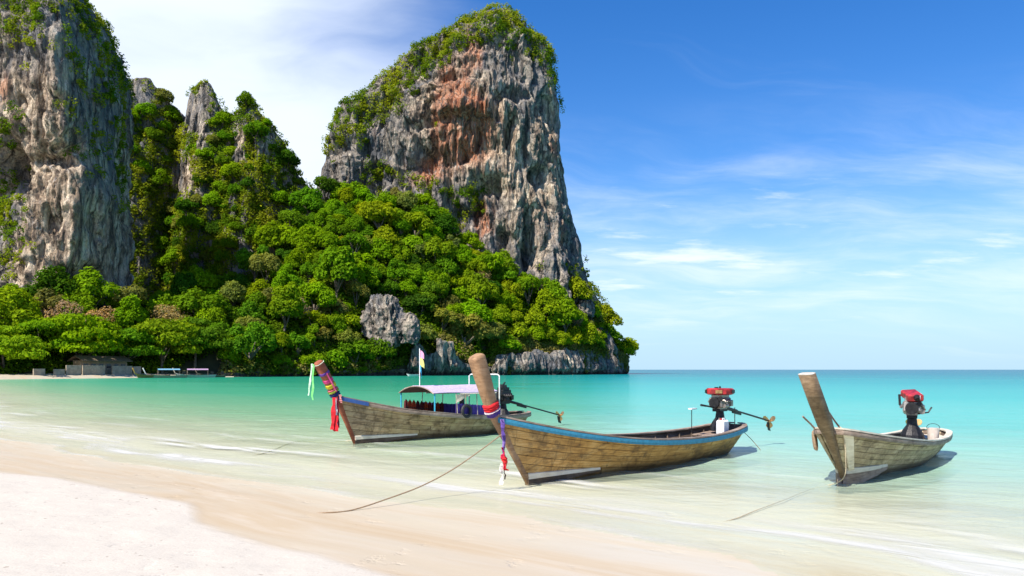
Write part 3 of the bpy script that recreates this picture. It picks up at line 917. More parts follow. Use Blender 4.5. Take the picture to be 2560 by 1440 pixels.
rock_wall('sea_cliff', [wp(1225, 280, 2.5), wp(1245, 279, 7), wp(1300, 286, 7.5), wp(1360, 294, 8.5), wp(1420, 303, 9), wp(1480, 318, 10), wp(1530, 333, 10.5), wp(1556, 341, 10), wp(1566, 350, 9),
                        wp(1562, 368, 9), wp(1540, 392, 9)], 520, 110, 'brown undercut sea cliff at the tip of the headland', 1.15, 2.2, 0.0)
rock_wall('sea_cliff', [wp(1015, 258, 2), wp(1035, 258, 11), wp(1060, 259, 10), wp(1080, 262, 7), wp(1100, 262, 12), wp(1135, 265, 11.5), wp(1160, 269, 5), wp(1190, 274, 3), wp(1235, 282, 3)], 180, 70,
          'dark grey rock face at the waterline under the trees', 0.9, 1.0, 30.0)
rock_wall('sea_cliff', [wp(560, 212, 1.0), wp(640, 219, 1.4), wp(720, 227, 1.4), wp(800, 235, 1.6), wp(900, 246, 1.6), wp(1020, 259, 2.0)], 160, 20,
          'low dark rocks along the foot of the forest', 0.25, 0.3, 60.0)


def boulder(name, c, r, label, seed, n=150):
    th = np.linspace(0, 2 * math.pi, n, endpoint=False)
    ph_ = np.linspace(-1.35, 1.45, n // 2)
    PH, TH = np.meshgrid(ph_, th)
    e = 0.65
    sx = np.sign(np.cos(TH)) * np.abs(np.cos(TH)) ** e * np.cos(PH) ** 0.6
    sy = np.sign(np.sin(TH)) * np.abs(np.sin(TH)) ** e * np.cos(PH) ** 0.6
    sz = np.sin(PH)
    x, y, z = c[0] + r[0] * sx, c[1] + r[1] * sy, c[2] + r[2] * sz
    k = 1 + 0.075 * rock_disp(x * 2.3 + seed, y * 2.3, z * 2.3, 1.0) + 0.10 * fbm(x * 0.5 + seed, y * 0.5, z * 0.35, 4, 0.6, True) - 0.1
    x, y, z = c[0] + (x - c[0]) * k + (z - c[2]) * -0.12, c[1] + (y - c[1]) * k + (z - c[2]) * 0.25, c[2] + (z - c[2]) * (1 + (k - 1) * 0.6)
    me = np_mesh(name, np.stack([x, y, z], -1).reshape(-1, 3), grid_faces(n, n // 2, True), False,
                 {'iron': np.zeros(x.size), 'pale': np.full(x.size, 0.1)})
    return tag(link(name, me, mat=M_ROCK), label, 'rock', 'bare rocks showing through the forest')


boulder('rock_outcrop', at(962, 800, 258), (5.6, 5.0, 9.0), 'tall grey rock outcrop standing out of the low forest', 3.0)
boulder('rock_outcrop', at(1018, 822, 258), (4.0, 4.0, 5.0), 'lower jagged grey rock leaning on the tall grey outcrop', 13.0)
boulder('rock_outcrop', at(1463, 772, 331), (3.4, 3, 3.4), 'small pale rock among the treetops near the headland tip', 23.0)

# ------------------------------------------------------------------ foliage


def leaf_quads(pos, nrm, size, r, fold=0.25):
    """rhombic leaf sprays at pos facing nrm"""
    n = len(pos)
    a = r.normal(size=(n, 3))
    t = np.cross(nrm, a)
    t /= np.linalg.norm(t, axis=1)[:, None] + 1e-9
    b = np.cross(nrm, t)
    s = size[:, None]
    v0 = pos + t * s
    v2 = pos - t * s * 0.9
    v1 = pos + b * s * 0.62 + nrm * s * fold
    v3 = pos - b * s * 0.62 + nrm * s * fold
    V = np.stack([v0, v1, v2, v3], 1).reshape(-1, 3)
    F = np.arange(4 * n).reshape(-1, 4)
    F = np.stack([F[:, [0, 1, 2]], F[:, [0, 2, 3]]], 1).reshape(-1, 3)
    return V, F


def crown_mesh(seed, lobes, quads, rx, rz, leaf, flat=1.0, low=-0.55, spread=0.62, lobe_r=(0.30, 0.50), sparse=0.0):
    r = np.random.default_rng(seed)
    C, R = [], []
    for i in range(lobes):
        th, zz = r.uniform(0, 2 * math.pi), r.uniform(-0.25, 1.0)
        q = math.sqrt(max(0, 1 - zz * zz)) * spread * r.uniform(0.6, 1.15)
        C.append((q * rx * math.cos(th), q * rx * math.sin(th), rz * (0.95 + spread * zz)))
        R.append(rx * r.uniform(*lobe_r))
    C, R = np.array(C), np.array(R)
    share = R ** 2 / (R ** 2).sum()
    pos, nrm, ton = [], [], []
    for i in range(lobes):
        n = int(quads * share[i] * 1.7)
        d = r.normal(size=(n, 3))
        d /= np.linalg.norm(d, axis=1)[:, None]
        d = d[d[:, 2] > low]
        rad = R[i] * (0.70 + 0.34 * r.random(len(d)) ** 0.7) * (1 + 0.42 * pnoise(d[:, 0] * 2.4 + seed, d[:, 1] * 2.4 + i, d[:, 2] * 2.4))
        p = C[i] + d * rad[:, None] * np.array([1, 1, flat])
        ok = np.ones(len(p), bool)
        for j in range(lobes):
            if j != i:
                ok &= np.linalg.norm((p - C[j]) / np.array([1, 1, flat]), axis=1) > R[j] * 0.72
        p, d = p[ok], d[ok]
        nn = d * 0.75 + r.normal(size=d.shape) * 0.42 + np.array([0, 0, 0.35])
        pos.append(p)
        nrm.append(nn / np.linalg.norm(nn, axis=1)[:, None])
        ton.append(np.clip(0.45 + 0.16 * r.normal() + 0.17 * r.normal(size=len(p)), 0, 1))
    pos, nrm, ton = np.concatenate(pos), np.concatenate(nrm), np.concatenate(ton)
    if len(pos) > quads:
        k = r.choice(len(pos), quads, replace=False)
        pos, nrm, ton = pos[k], nrm[k], ton[k]
    size = leaf * r.uniform(0.55, 1.25, len(pos))
    V, F = leaf_quads(pos, nrm, size, r)
    me = np_mesh('crown', V, F, False, None, {'tone': np.repeat(ton, 2)})
    me.materials.append(M_LEAF)
    return me, C, R


def trunk_mesh(seed, C, R, rz, base_r, limbs=4, down=3.0):
    r = random.Random(seed)
    m = MB()
    topz = rz * 0.75
    bend = r.uniform(-0.4, 0.4)
    m.tube([(0, 0, -down), (bend * 0.3, 0, 0), (bend, bend * 0.4, topz * 0.5), (bend * 0.6, 0, topz)], [base_r * 1.3, base_r, base_r * 0.75, base_r * 0.45], 7)
    order = sorted(range(len(R)), key=lambda i: -R[i])[:limbs]
    for i in order:
        c = Vector(C[i])
        st = Vector((bend * 0.8, 0, topz * r.uniform(0.3, 0.6)))
        m.tube([st, st.lerp(c, 0.5) + Vector((0, 0, 0.3)), c], [base_r * 0.5, base_r * 0.32, base_r * 0.12], 5)
    return m.mesh('trunk', M_BARK, True)


KINDS = {}
for i in range(6):
    KINDS[('round', i)] = dict(lobes=13 + i, quads=4200, rx=1.0 * 6, rz=5.2, leaf=0.44, lobe_r=(0.24, 0.44), spread=0.72)
for i in range(3):
    KINDS[('tall', i)] = dict(lobes=13, quads=4200, rx=5.0, rz=7.5, leaf=0.43, spread=0.66, lobe_r=(0.28, 0.48))
for i in range(3):
    KINDS[('airy', i)] = dict(lobes=16, quads=2600, rx=6.0, rz=5.0, leaf=0.42, lobe_r=(0.20, 0.34), spread=0.8)
for i in range(3):
    KINDS[('spreading', i)] = dict(lobes=24, quads=5200, rx=9.0, rz=5.4, leaf=0.46, flat=0.36, lobe_r=(0.24, 0.42), spread=0.85, low=-0.55)
for i in range(2):
    KINDS[('bare', i)] = dict(lobes=14, quads=1700, rx=6.0, rz=5.0, leaf=0.30, lobe_r=(0.26, 0.42), spread=0.75)
for i in range(2):
    KINDS[('bush', i)] = dict(lobes=6, quads=1500, rx=4.0, rz=2.6, leaf=0.46, lobe_r=(0.4, 0.6))
SHAPES = {}
for n_, (key, kw) in enumerate(KINDS.items()):
    me, C, R = crown_mesh(100 + n_, **kw)
    SHAPES[key] = (me, trunk_mesh(n_, C, R, kw['rz'], 0.38 if key[0] != 'bush' else 0.15, 3 if key[0] == 'bush' else 5), kw)

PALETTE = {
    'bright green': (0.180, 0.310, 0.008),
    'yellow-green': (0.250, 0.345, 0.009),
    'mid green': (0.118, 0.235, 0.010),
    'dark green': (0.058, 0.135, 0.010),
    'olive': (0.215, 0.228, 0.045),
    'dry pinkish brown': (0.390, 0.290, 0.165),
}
FORM_WORD = {'round': 'round-crowned tree', 'tall': 'tall-crowned tree', 'airy': 'loose-crowned tree', 'spreading': 'wide spreading tree',
             'bare': 'nearly bare tree', 'bush': 'low bush'}
TREES = []


def plant(px, v, form, colour, size, point=None, zone=None, name=None):
    """records a tree standing on the slope; built once all are known"""
    x, y, z = (float(a) for a in hill_point(np.array(px), np.array(v))) if point is None else point
    TREES.append(dict(p=(x, y, z), form=form, colour=colour, size=size, zone=zone, name=name))


R2 = random.Random(42)
# beach trees with layered wide crowns (far end of the bay)
for px, v, f, c, s in ((-90, 0.16, 'spreading', 'bright green', 1.15), (40, 0.10, 'spreading', 'yellow-green', 1.05), (135, 0.22, 'spreading', 'bright green', 0.95),
                       (225, 0.14, 'spreading', 'bright green', 1.15), (330, 0.14, 'spreading', 'mid green', 1.0), (425, 0.16, 'spreading', 'bright green', 1.15), (505, 0.20, 'spreading', 'mid green', 1.05)):
    x, y, z = (float(a) for a in hill_point(np.array(px), np.array(v)))
    plant(px, v, f, c, s, zone='beach', point=(x, y - 5.0, z - 2.6))
placed = [(t['p'], t['size'] * 7) for t in TREES]
# dry, half bare crowns seen in the forest
for px, v, s in ((155, 0.50, 0.85), (250, 0.42, 0.9), (420, 0.46, 1.0), (740, 0.24, 0.85), (1205, 0.62, 0.8), (1330, 0.85, 0.8), (1430, 0.34, 0.8), (860, 0.30, 0.8), (1480, 0.25, 0.7)):
    plant(px, v, 'bare', 'dry pinkish brown', s)
for px, v, s in ((700, 0.97, 1.0), (665, 0.72, 1.15), (330, 0.80, 1.1), (620, 0.24, 0.8), (1010, 0.92, 1.0), (890, 0.22, 0.9)):
    plant(px, v, 'airy', 'olive', s)
placed += [(t['p'], t['size'] * 5) for t in TREES[7:]]

tries = 0
while len(TREES) < 285 and tries < 60000:
    tries += 1
    px = R2.uniform(-40, 1575)
    v = R2.uniform(0.0, 1.0) ** 0.9
    if px < 560 and v < 0.05:
        continue
    x, y, z = (float(a) for a in hill_point(np.array(px), np.array(v)))
    sx, sy = pix((x, y, z + 4))
    if 905 < sx < 1050 and 735 < sy < 880:
        continue
    if sy > 845 and (1030 < sx < 1160):
        continue
    k = R2.random()
    form = 'round' if k < 0.55 else 'tall' if k < 0.72 else 'airy' if k < 0.88 else 'bush'
    size = R2.choice((R2.uniform(0.5, 0.8), R2.uniform(0.75, 1.1), R2.uniform(1.0, 1.35))) * (1.0 if form != 'bush' else 1.1)
    rad = size * 5.4 * 0.78
    if any((x - q[0]) ** 2 + (y - q[1]) ** 2 * 0.8 + (z - q[2]) ** 2 < (rad * 0.5 + r_ * 0.5) ** 2 * 1.55 for q, r_ in placed):
        continue
    k = R2.random()
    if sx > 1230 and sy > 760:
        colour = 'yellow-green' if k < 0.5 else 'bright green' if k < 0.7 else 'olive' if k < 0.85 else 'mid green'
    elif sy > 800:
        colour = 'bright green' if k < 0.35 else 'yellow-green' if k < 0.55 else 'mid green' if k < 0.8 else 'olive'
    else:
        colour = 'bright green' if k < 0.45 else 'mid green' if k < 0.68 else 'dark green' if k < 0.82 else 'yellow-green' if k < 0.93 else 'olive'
    plant(px, v, form, colour, size)
    placed.append(((x, y, z), size * 5.4))
N_FOREST = len(TREES)

# trees that cling to the rock peaks
XS_, YM_, ZM_ = MIDDLE
mid_spots = []
tries = 0
while len(mid_spots) < 80 and tries < 9000:
    tries += 1
    i, j = R2.randrange(4, nx - 4), R2.randrange(20, nu - 2)
    p = (float(XS_[i, j]), float(YM_[i, j]), float(ZM_[i, j]))
    sx, sy = pix(p)
    if not (300 < sx < 775 and sy < 720):
        continue
    rockzone = ((sx - 492) / 48) ** 2 + ((sy - 280) / 75) ** 2 < 1 or ((sx - 352) / 34) ** 2 + ((sy - 240) / 58) ** 2 < 1 or ((sx - 460) / 34) ** 2 + ((sy - 440) / 62) ** 2 < 1 \
        or ((sx - 600) / 18) ** 2 + ((sy - 345) / 36) ** 2 < 1 or ((sx - 605) / 30) ** 2 + ((sy - 640) / 60) ** 2 < 1 or ((sx - 665) / 16) ** 2 + ((sy - 352) / 26) ** 2 < 1
    if rockzone or ((sx - 492) / 66) ** 2 + ((sy - 270) / 85) ** 2 < 1 and sy < 340:
        continue
    if any((p[0] - q[0]) ** 2 + (p[2] - q[2]) ** 2 < 5.6 ** 2 for q in mid_spots):
        continue
    mid_spots.append(p)
    k = R2.random()
    plant(0, 0, 'bush' if R2.random() < 0.45 else 'round', 'bright green' if k < 0.4 else 'mid green' if k < 0.75 else 'dark green' if k < 0.9 else 'olive', R2.uniform(0.55, 0.9),
          point=(p[0], p[1] - 0.6, p[2] - 2.2), zone='peaks')

# ---- labels: colour, form, place, then order among those alike
LANDMARKS = [('below the pale cliff', 0, 330), ('before the shaded gully', 330, 560), ('below the rocky peaks', 560, 760), ('left of the grey outcrop', 760, 905),
             ('around the grey outcrop', 905, 1060), ('under the orange-streaked tower', 1060, 1260), ('under the dark caves', 1260, 1430), ('near the headland tip', 1430, 1700)]
buckets = {}
for t in TREES:
    kw = SHAPES[(t['form'], 0)][2]
    cx, cy = pix((t['p'][0], t['p'][1], t['p'][2] + kw['rz'] * t['size'] * 0.7))
    t['scr'] = (cx, cy)
    if t['zone'] == 'beach':
        place = 'behind the far beach'
        t['name'] = 'beach_tree'
    elif t['zone'] == 'peaks':
        place = ('high on the middle peaks' if cy < 400 else 'halfway down the middle peaks' if cy < 560 else 'low on the middle peaks')
        t['name'] = 'cliff_tree'
    else:
        place = next((n for n, a, b in LANDMARKS if a <= cx < b), LANDMARKS[0][0])
        row = 'near the water' if cy > 850 else 'low down' if cy > 770 else 'midway up' if cy > 670 else 'high up'
        place = row + ' ' + place
        t['name'] = {'bush': 'bush', 'bare': 'bare_tree'}.get(t['form'], 'forest_tree')
    t['text'] = f"{t['colour']} {FORM_WORD[t['form']]} {place}"
    buckets.setdefault(t['text'], []).append(t)
ORD = ['leftmost'] + [w + ' from left' for w in 'second third fourth fifth sixth seventh eighth ninth tenth eleventh twelfth thirteenth fourteenth fifteenth sixteenth'.split()]
for txt, lst in buckets.items():
    lst.sort(key=lambda t: t['scr'][0])
    for i, t in enumerate(lst):
        t['label'] = txt if len(lst) == 1 else f"{txt}, {ORD[i]}" if i < len(ORD) else txt
GROUPS = {'beach_tree': 'wide trees behind the far beach', 'cliff_tree': 'trees clinging to the middle peaks', 'bush': 'bushes on the forest slope', 'bare_tree': 'dry half bare trees in the forest',
          'forest_tree': 'trees covering the slope below the cliffs'}
for n_, t in enumerate(TREES):
    opts = [k for k in SHAPES if k[0] == t['form']]
    cm, tm, kw = SHAPES[opts[R2.randrange(len(opts))]]
    rt = empty(t['name'], t['p'], R2.uniform(0, 6.28))
    s = t['size']
    rt.scale = (s * R2.uniform(0.92, 1.08), s * R2.uniform(0.92, 1.08), s * R2.uniform(0.88, 1.15))
    tag(rt, t['label'], 'bush' if t['form'] == 'bush' else 'tree', GROUPS[t['name']])
    c = link('crown', cm, rt)
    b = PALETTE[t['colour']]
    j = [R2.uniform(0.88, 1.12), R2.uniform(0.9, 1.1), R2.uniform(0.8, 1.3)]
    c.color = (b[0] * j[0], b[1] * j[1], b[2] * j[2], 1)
    link('trunk', tm, rt)


# ---- ground cover that nobody could count
def scatter(name, P, N, clump_r, per, leaf, mat, label, seed, droop=0.0):
    r = np.random.default_rng(seed)
    n = len(P)
    cr = clump_r * r.uniform(0.5, 1.25, n)
    C = P + N * (cr * 0.25)[:, None]
    d = r.normal(size=(n, per, 3))
    d /= np.linalg.norm(d, axis=2)[..., None]
    dot = (d * N[:, None, :]).sum(2)
    d = np.where((dot < -0.2)[..., None], -d, d)
    rad = cr[:, None] * (0.45 + 0.6 * r.random((n, per)))
    pos = C[:, None, :] + d * rad[..., None] * np.array([1, 1, 0.85])
    pos[..., 2] -= droop * rad * r.random((n, per))
    nn = d * 0.7 + r.normal(size=d.shape) * 0.4 + np.array([0, 0, 0.35])
    nn /= np.linalg.norm(nn, axis=2)[..., None]
    tone = np.clip(0.48 + 0.2 * r.normal(size=(n, 1)) + 0.13 * r.normal(size=(n, per)), 0, 1)
    V, F = leaf_quads(pos.reshape(-1, 3), nn.reshape(-1, 3), leaf * r.uniform(0.6, 1.25, n * per), r)
    me = np_mesh(name, V, F, False, None, {'tone': np.repeat(tone.ravel(), 2)})
    return tag(link(name, me, mat=mat), label, kind='stuff')


def surf_samples(X, Y, Z, n, seed):
    """random points with normals on a grid surface (rows, cols)"""
    r = np.random.default_rng(seed)
    a, b = X.shape
    P = np.stack([X, Y, Z], -1)
    e1 = P[1:, :-1] - P[:-1, :-1]
    e2 = P[:-1, 1:] - P[:-1, :-1]
    nr = np.cross(e2, e1)
    ar = np.linalg.norm(nr, axis=2)
    nr = nr / (ar[..., None] + 1e-9)
    # broad normals
    for ax in (0, 1):
        for _ in range(4):
            nr = (np.roll(nr, 1, ax) + nr + np.roll(nr, -1, ax)) / 3
    nr /= np.linalg.norm(nr, axis=2)[..., None] + 1e-9
    pr = (ar / ar.sum()).ravel()
    k = r.choice(len(pr), n, p=pr)
    return P[:-1, :-1].reshape(-1, 3)[k], nr.reshape(-1, 3)[k]


def in_any(sx, sy, ells):
    m = np.zeros_like(sx, dtype=float)
    for (cx, cy, rx_, ry_, w) in ells:
        m = np.maximum(m, w * np.exp(-(((sx - cx) / rx_) ** 2 + ((sy - cy) / ry_) ** 2) * 1.2))
    return m


def screen(P):
    return 1280 + FPX * P[:, 0] / P[:, 1], 924 - FPX * (P[:, 2] - EYE) / P[:, 1]


# big tower
P, N = surf_samples(*BIG, 26000, 1)
N = np.where((N[:, 1:2] > 0) & (P[:, 1:2] < YC - 5), -N, N)
sx, sy = screen(P)
topline = np.interp(sx, [800, 848, 950, 1075, 1225, 1300, 1372, 1400], [310, 300, 215, 122, 40, 52, 130, 235])
dep = sy - topline
thick = np.interp(sx, [800, 900, 1000, 1100, 1200, 1300, 1380], [85, 100, 105, 72, 66, 78, 50])
m = sstep(dep, thick * 1.15, thick * 0.45)
m = np.maximum(m, in_any(sx, sy, [(905, 325, 34, 26, 1.0), (850, 330, 26, 40, .7), (1160, 500, 46, 34, 0.8), (1060, 470, 80, 22, .7), (1145, 545, 20, 40, .7), (1480, 700, 20, 60, 1.2), (1500, 760, 30, 40, 1),
                                  (950, 440, 60, 30, .8), (1270, 105, 60, 20, .8), (1465, 645, 8, 14, 1.0), (1420, 680, 40, 14, .7), (1375, 150, 10, 50, .6)]))
nz_ = fbm(P[:, 0] * 0.09, P[:, 1] * 0.09, P[:, 2] * 0.09, 3)
m = m * sstep(nz_, -0.75, -0.1) + 0.5 * sstep(nz_, 0.62, 0.9) * (dep < 260)
m = np.where(P[:, 1] > YC + 6, 0.25 * (dep < 60), m)
k = rng.random(len(P)) < m * 0.50
scatter('cliff_shrubs', P[k], N[k], 2.2, 34, 0.44, M_SHRUB, 'green scrub capping the tall orange-streaked tower', 2)
# left cliff
P, N = surf_samples(*LEFTC, 24000, 3)
sx, sy = screen(P)
m = in_any(sx, sy, [(120, -10, 170, 62, 1.1), (20, 60, 90, 36, 1.1), (170, 60, 60, 30, .9), (225, 110, 60, 80, 1.1), (260, 220, 46, 90, 1.0), (95, 120, 36, 40, .9), (30, 130, 26, 30, .7), (10, 330, 34, 60, 1.3), (70, 150, 20, 20, .6),
                    (200, 150, 40, 60, .8), (290, 330, 40, 60, .7), (235, 360, 40, 90, .55), (300, 450, 30, 60, .8), (15, 560, 46, 110, 1.5), (185, 200, 30, 40, .6), (95, 258, 14, 12, .9), (40, 480, 20, 60, .9), (170, 265, 24, 40, .5)])
nz_ = fbm(P[:, 0] * 0.12, P[:, 1] * 0.12, P[:, 2] * 0.12, 3)
m = m * sstep(nz_, -0.5, 0.2)
m = np.where(P[:, 1] > YL + 16, 0.2 * (sy < 250), m)
k = rng.random(len(P)) < m * 0.55
scatter('cliff_shrubs', P[k], N[k], 1.5, 30, 0.36, M_SHRUB, 'green scrub hanging on the pale buttressed cliff', 4)
# middle peaks
P, N = surf_samples(XS_[:, :nu + 6], YM_[:, :nu + 6], ZM_[:, :nu + 6], 26000, 5)
N = np.where(N[:, 1:2] > 0, -N, N)
sx, sy = screen(P)
m = 1 - in_any(sx, sy, [(492, 282, 56, 88, 1.1), (350, 240, 36, 62, 1.0), (460, 440, 40, 74, 1.1), (600, 345, 20, 40, 1.), (605, 640, 30, 62, 1.0), (665, 352, 18, 28, .9), (350, 205, 16, 16, .8), (720, 540, 14, 50, .9), (520, 470, 14, 30, .6)]) * 1.2
nz_ = fbm(P[:, 0] * 0.11, P[:, 1] * 0.11, P[:, 2] * 0.11, 3)
m = np.clip(m, 0, 1) * sstep(nz_, -0.75, -0.1)
k = rng.random(len(P)) < m * 0.36
scatter('cliff_shrubs', P[k], N[k], 2.1, 28, 0.46, M_SHRUB, 'dense scrub and creepers clothing the middle peaks', 6, 0.4)
# forest undergrowth
P, N = surf_samples(hx[:, 1:62], hy[:, 1:62], hz[:, 1:62], 9000, 7)
N = np.tile(np.array([[0.0, -0.55, 0.83]]), (len(P), 1))
sx, sy = screen(P)
hole = (sx < 575) & (P[:, 1] - np.interp(sx, cp, c_shore) < 12)
k = ~hole
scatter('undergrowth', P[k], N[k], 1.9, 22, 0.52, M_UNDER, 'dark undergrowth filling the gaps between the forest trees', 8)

# scrub on the headland's sea cliff and rocks
pts = []
for _ in range(1500):
    px = R2.uniform(1225, 1563)
    x, y, z = (float(a) for a in hill_point(np.array(px), np.array(R2.uniform(0.0, 0.13))))
    hang_ = float(pnoise(px * 0.025, 3.0, 0.0)) * 5.0 + 2.6
    k_ = R2.random() ** 1.6
    pts.append((x, y - 1.2 - 2.0 * k_, z + 1.5 - max(0.5, hang_ + 2.0) * k_ * 1.4))
for _ in range(90):
    px = R2.uniform(1040, 1180)
    x, y, z = (float(a) for a in hill_point(np.array(px), np.array(R2.uniform(0.0, 0.10))))
    pts.append((x, y - 1.0, z + R2.uniform(-2.5, 1.5)))
for _ in range(150):
    px = R2.uniform(560, 1040)
    x, y, z = (float(a) for a in hill_point(np.array(px), np.array(0.0)))
    pts.append((x, y - R2.uniform(-2, 1.0), z + R2.uniform(-0.3, 2.5)))
P = np.array(pts)
scatter('shoreline_scrub', P, np.tile(np.array([[0, -0.8, 0.6]]), (len(P), 1)), 1.7, 26, 0.40,
        leaf_mat('dry_scrub_foliage', ((0.120, 0.165, 0.012), (0.32, 0.26, 0.09))), 'dry yellowish scrub hanging over the rocks by the water', 9, 0.5)

# ------------------------------------------------------------------ longtail boats
BOAT_AX = Vector((0.67, 0.742))
BOAT_ROT = math.atan2(BOAT_AX.y, BOAT_AX.x)


class Hull:
    def __init__(s, os_, sheer, Ls, Lk, B, stern=0.42, full=0.88):
        s.full = full
        s.os, s.sheer, s.Ls, s.Lk, s.B, s.stern = os_, np.array(sheer, float), Ls, Lk, B, stern

    def P(s, t, w, side, off=0.0):
        q0 = -s.os * w
        q1 = s.Lk + (s.Ls - s.Lk) * w
        q = q0 + (q1 - q0) * t
        qs = -s.os + (s.Ls + s.os) * t
        zs = s.zs(qs)
        zk = np.interp(t, [0, 0.12, 0.5, 1], [-0.03, -0.13, -0.24, -0.12])
        z = zk + (zs - zk) * w
        f = math.sin(math.pi / 2 * min(1, t / 0.5)) ** s.full if t < 0.5 else 1 - (1 - s.stern) * ((t - 0.5) / 0.5) ** 2.2
        if t > 0.93:
            f *= math.sqrt(max(0.0, 1 - ((t - 0.93) / 0.07) ** 2 * 0.9))
        e = np.interp(t, [0, 0.25, 0.6, 1], [1.05 if s.full > 0.6 else 0.85, 0.72 if s.full > 0.6 else 0.62, 0.46, 0.55])
        y = s.B * f * (w ** e)
        return Vector((q, side * (y + off), z))

    def zs(s, q):
        # smooth interpolation of the sheer line
        k = s.sheer
        i = int(np.clip(np.searchsorted(k[:, 0], q) - 1, 0, len(k) - 2))
        h = k[i + 1, 0] - k[i, 0]
        u_ = np.clip((q - k[i, 0]) / h, 0, 1)

        def sl(j):
            a, b = max(j - 1, 0), min(j + 1, len(k) - 1)
            return (k[b, 1] - k[a, 1]) / (k[b, 0] - k[a, 0])
        m0, m1 = sl(i) * h, sl(i + 1) * h
        return float((2 * u_ ** 3 - 3 * u_ ** 2 + 1) * k[i, 1] + (u_ ** 3 - 2 * u_ ** 2 + u_) * m0 + (-2 * u_ ** 3 + 3 * u_ ** 2) * k[i + 1, 1] + (u_ ** 3 - u_ ** 2) * m1)


TS = sorted(set([0.0, 0.01, 0.025, 0.05] + [0.08 + 0.86 * i / 30 for i in range(31)] + [0.955, 0.97, 0.982, 0.992, 1.0]))


def strip_solid(m, outer, inner):
    """two (n, k) point grids joined into a closed board"""
    n, k = len(outer), len(outer[0])
    rings = [list(outer[i]) + list(reversed(inner[i])) for i in range(n)]
    m.loft(rings)


def hull_parts(boat, H, strakes, mats, gun=None, cap_mat=None, rail=(0.085, 0.035), butts=True, seed=0):
    r = random.Random(seed)
    hullm = MB()
    ws = [0.0, 0.06, 0.2, 0.4, 0.6, 0.8, 0.985]
    ringsL = [[H.P(t, w, 1, -0.012) if w > 0 else H.P(t, 0, 1) for w in ws] for t in TS]
    ringsR = [[H.P(t, w, -1, -0.012) if w > 0 else H.P(t, 0, 1) for w in ws] for t in TS]
    rings = [list(reversed(a)) + b[1:] for a, b in zip(ringsL, ringsR)]
    hullm.loft(rings, closed=False, caps=False)
    n = len(rings[0])
    base = (len(rings) - 1) * n
    hullm.f.append(tuple(base + i for i in range(n)))
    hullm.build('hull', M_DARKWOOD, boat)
    if strakes:
        edges = [0.03 + (0.975 - 0.03) * (i / strakes) ** 0.92 for i in range(strakes + 1)]
        for side in (1, -1):
            for k in range(strakes):
                # each strake is two or three boards end to end
                cuts = [0.0] + sorted(r.uniform(0.25, 0.8) for _ in range(2 if butts else 0)) + [1.0]
                if butts and cuts[2] - cuts[1] < 0.15:
                    cuts.pop(2)
                for a, b in zip(cuts[:-1], cuts[1:]):
                    ts = [a + 0.0015] + [t for t in TS if a + 0.01 < t < b - 0.01] + [b - (0.0015 if b < 1 else 0)]
                    w0, w1 = edges[k] + 0.004, edges[k + 1] - 0.004
                    m = MB()
                    th = 0.026 + r.uniform(-0.004, 0.004)
                    outer = [[H.P(t, w0, side, th), H.P(t, (w0 + w1) / 2, side, th), H.P(t, w1, side, th * 0.72)] for t in ts]
                    inner = [[H.P(t, w0, side, 0.0), H.P(t, (w0 + w1) / 2, side, 0.0), H.P(t, w1, side, 0.0)] for t in ts]
                    strip_solid(m, outer, inner)
                    m.build('plank', mats, boat)
    # rubbing rail and capping along the sheer
    for side in (1, -1):
        m = MB()
        rings = []
        for t in TS:
            p, up = H.P(t, 0.985, side), Vector((0, 0, 1))
            o = Vector((0, side, 0))
            hh = rail[0]
            rings.append([p + o * 0.02 + up * 0.012, p + o * (0.025 + rail[1]) + up * 0.006, p + o * (0.03 + rail[1]) - up * hh * 0.5, p + o * (0.022 + rail[1]) - up * hh, p + o * 0.02 - up * hh])
        m.loft(rings)
        m.build('rubbing_rail', gun[0], boat, color=gun[1])
        m = MB()
        rings = []
        for t in TS:
            p, up = H.P(t, 0.985, side), Vector((0, 0, 1))
            o = Vector((0, side, 0))
            inner_w = min(0.09, abs(p.y) * 0.9)
            rings.append([p - o * inner_w + up * 0.016, p - o * inner_w + up * 0.045, p + o * 0.045 + up * 0.047, p + o * 0.05 + up * 0.018])
        m.loft(rings)
        m.build('gunwale', cap_mat, boat)
    # ribs inside
    for t in [0.2 + 0.055 * i for i in range(14)]:
        m = MB()
        pts = [H.P(t, w, 1, -0.035) for w in (0.9, 0.7, 0.5, 0.3, 0.15)] + [H.P(t, w, -1, -0.035) for w in (0.15, 0.3, 0.5, 0.7, 0.9)]
        m.tube(pts, 0.022, 4)
        m.build('rib', M_DARKWOOD, boat)


def cross_board(boat, H, t, w, width, th, mat, name):
    m = MB()
    rings = []
    for tt in (t - width / 2, t + width / 2):
        a, b = H.P(tt, w, 1, -0.03), H.P(tt, w, -1, -0.03)
        rings.append([a, b, b + Vector((0, 0, th)), a + Vector((0, 0, th))])
    m.loft(rings)
    return m.build(name, mat, boat)


def deck(boat, H, t0, t1, w, boards, mat, name):
    """lengthwise boards between t0 and t1"""
    for k in range(boards):
        m = MB()
        rings = []
        for i in range(9):
            t = t0 + (t1 - t0) * i / 8
            a, b = H.P(t, w, 1, -0.03), H.P(t, w, -1, -0.03)
            f0, f1 = (k + 0.03) / boards, (k + 0.97) / boards
            p, q = a.lerp(b, f0), a.lerp(b, f1)
            rings.append([p, q, q + Vector((0, 0, 0.025)), p + Vector((0, 0, 0.025))])
        m.loft(rings)
        m.build(name, mat, boat)


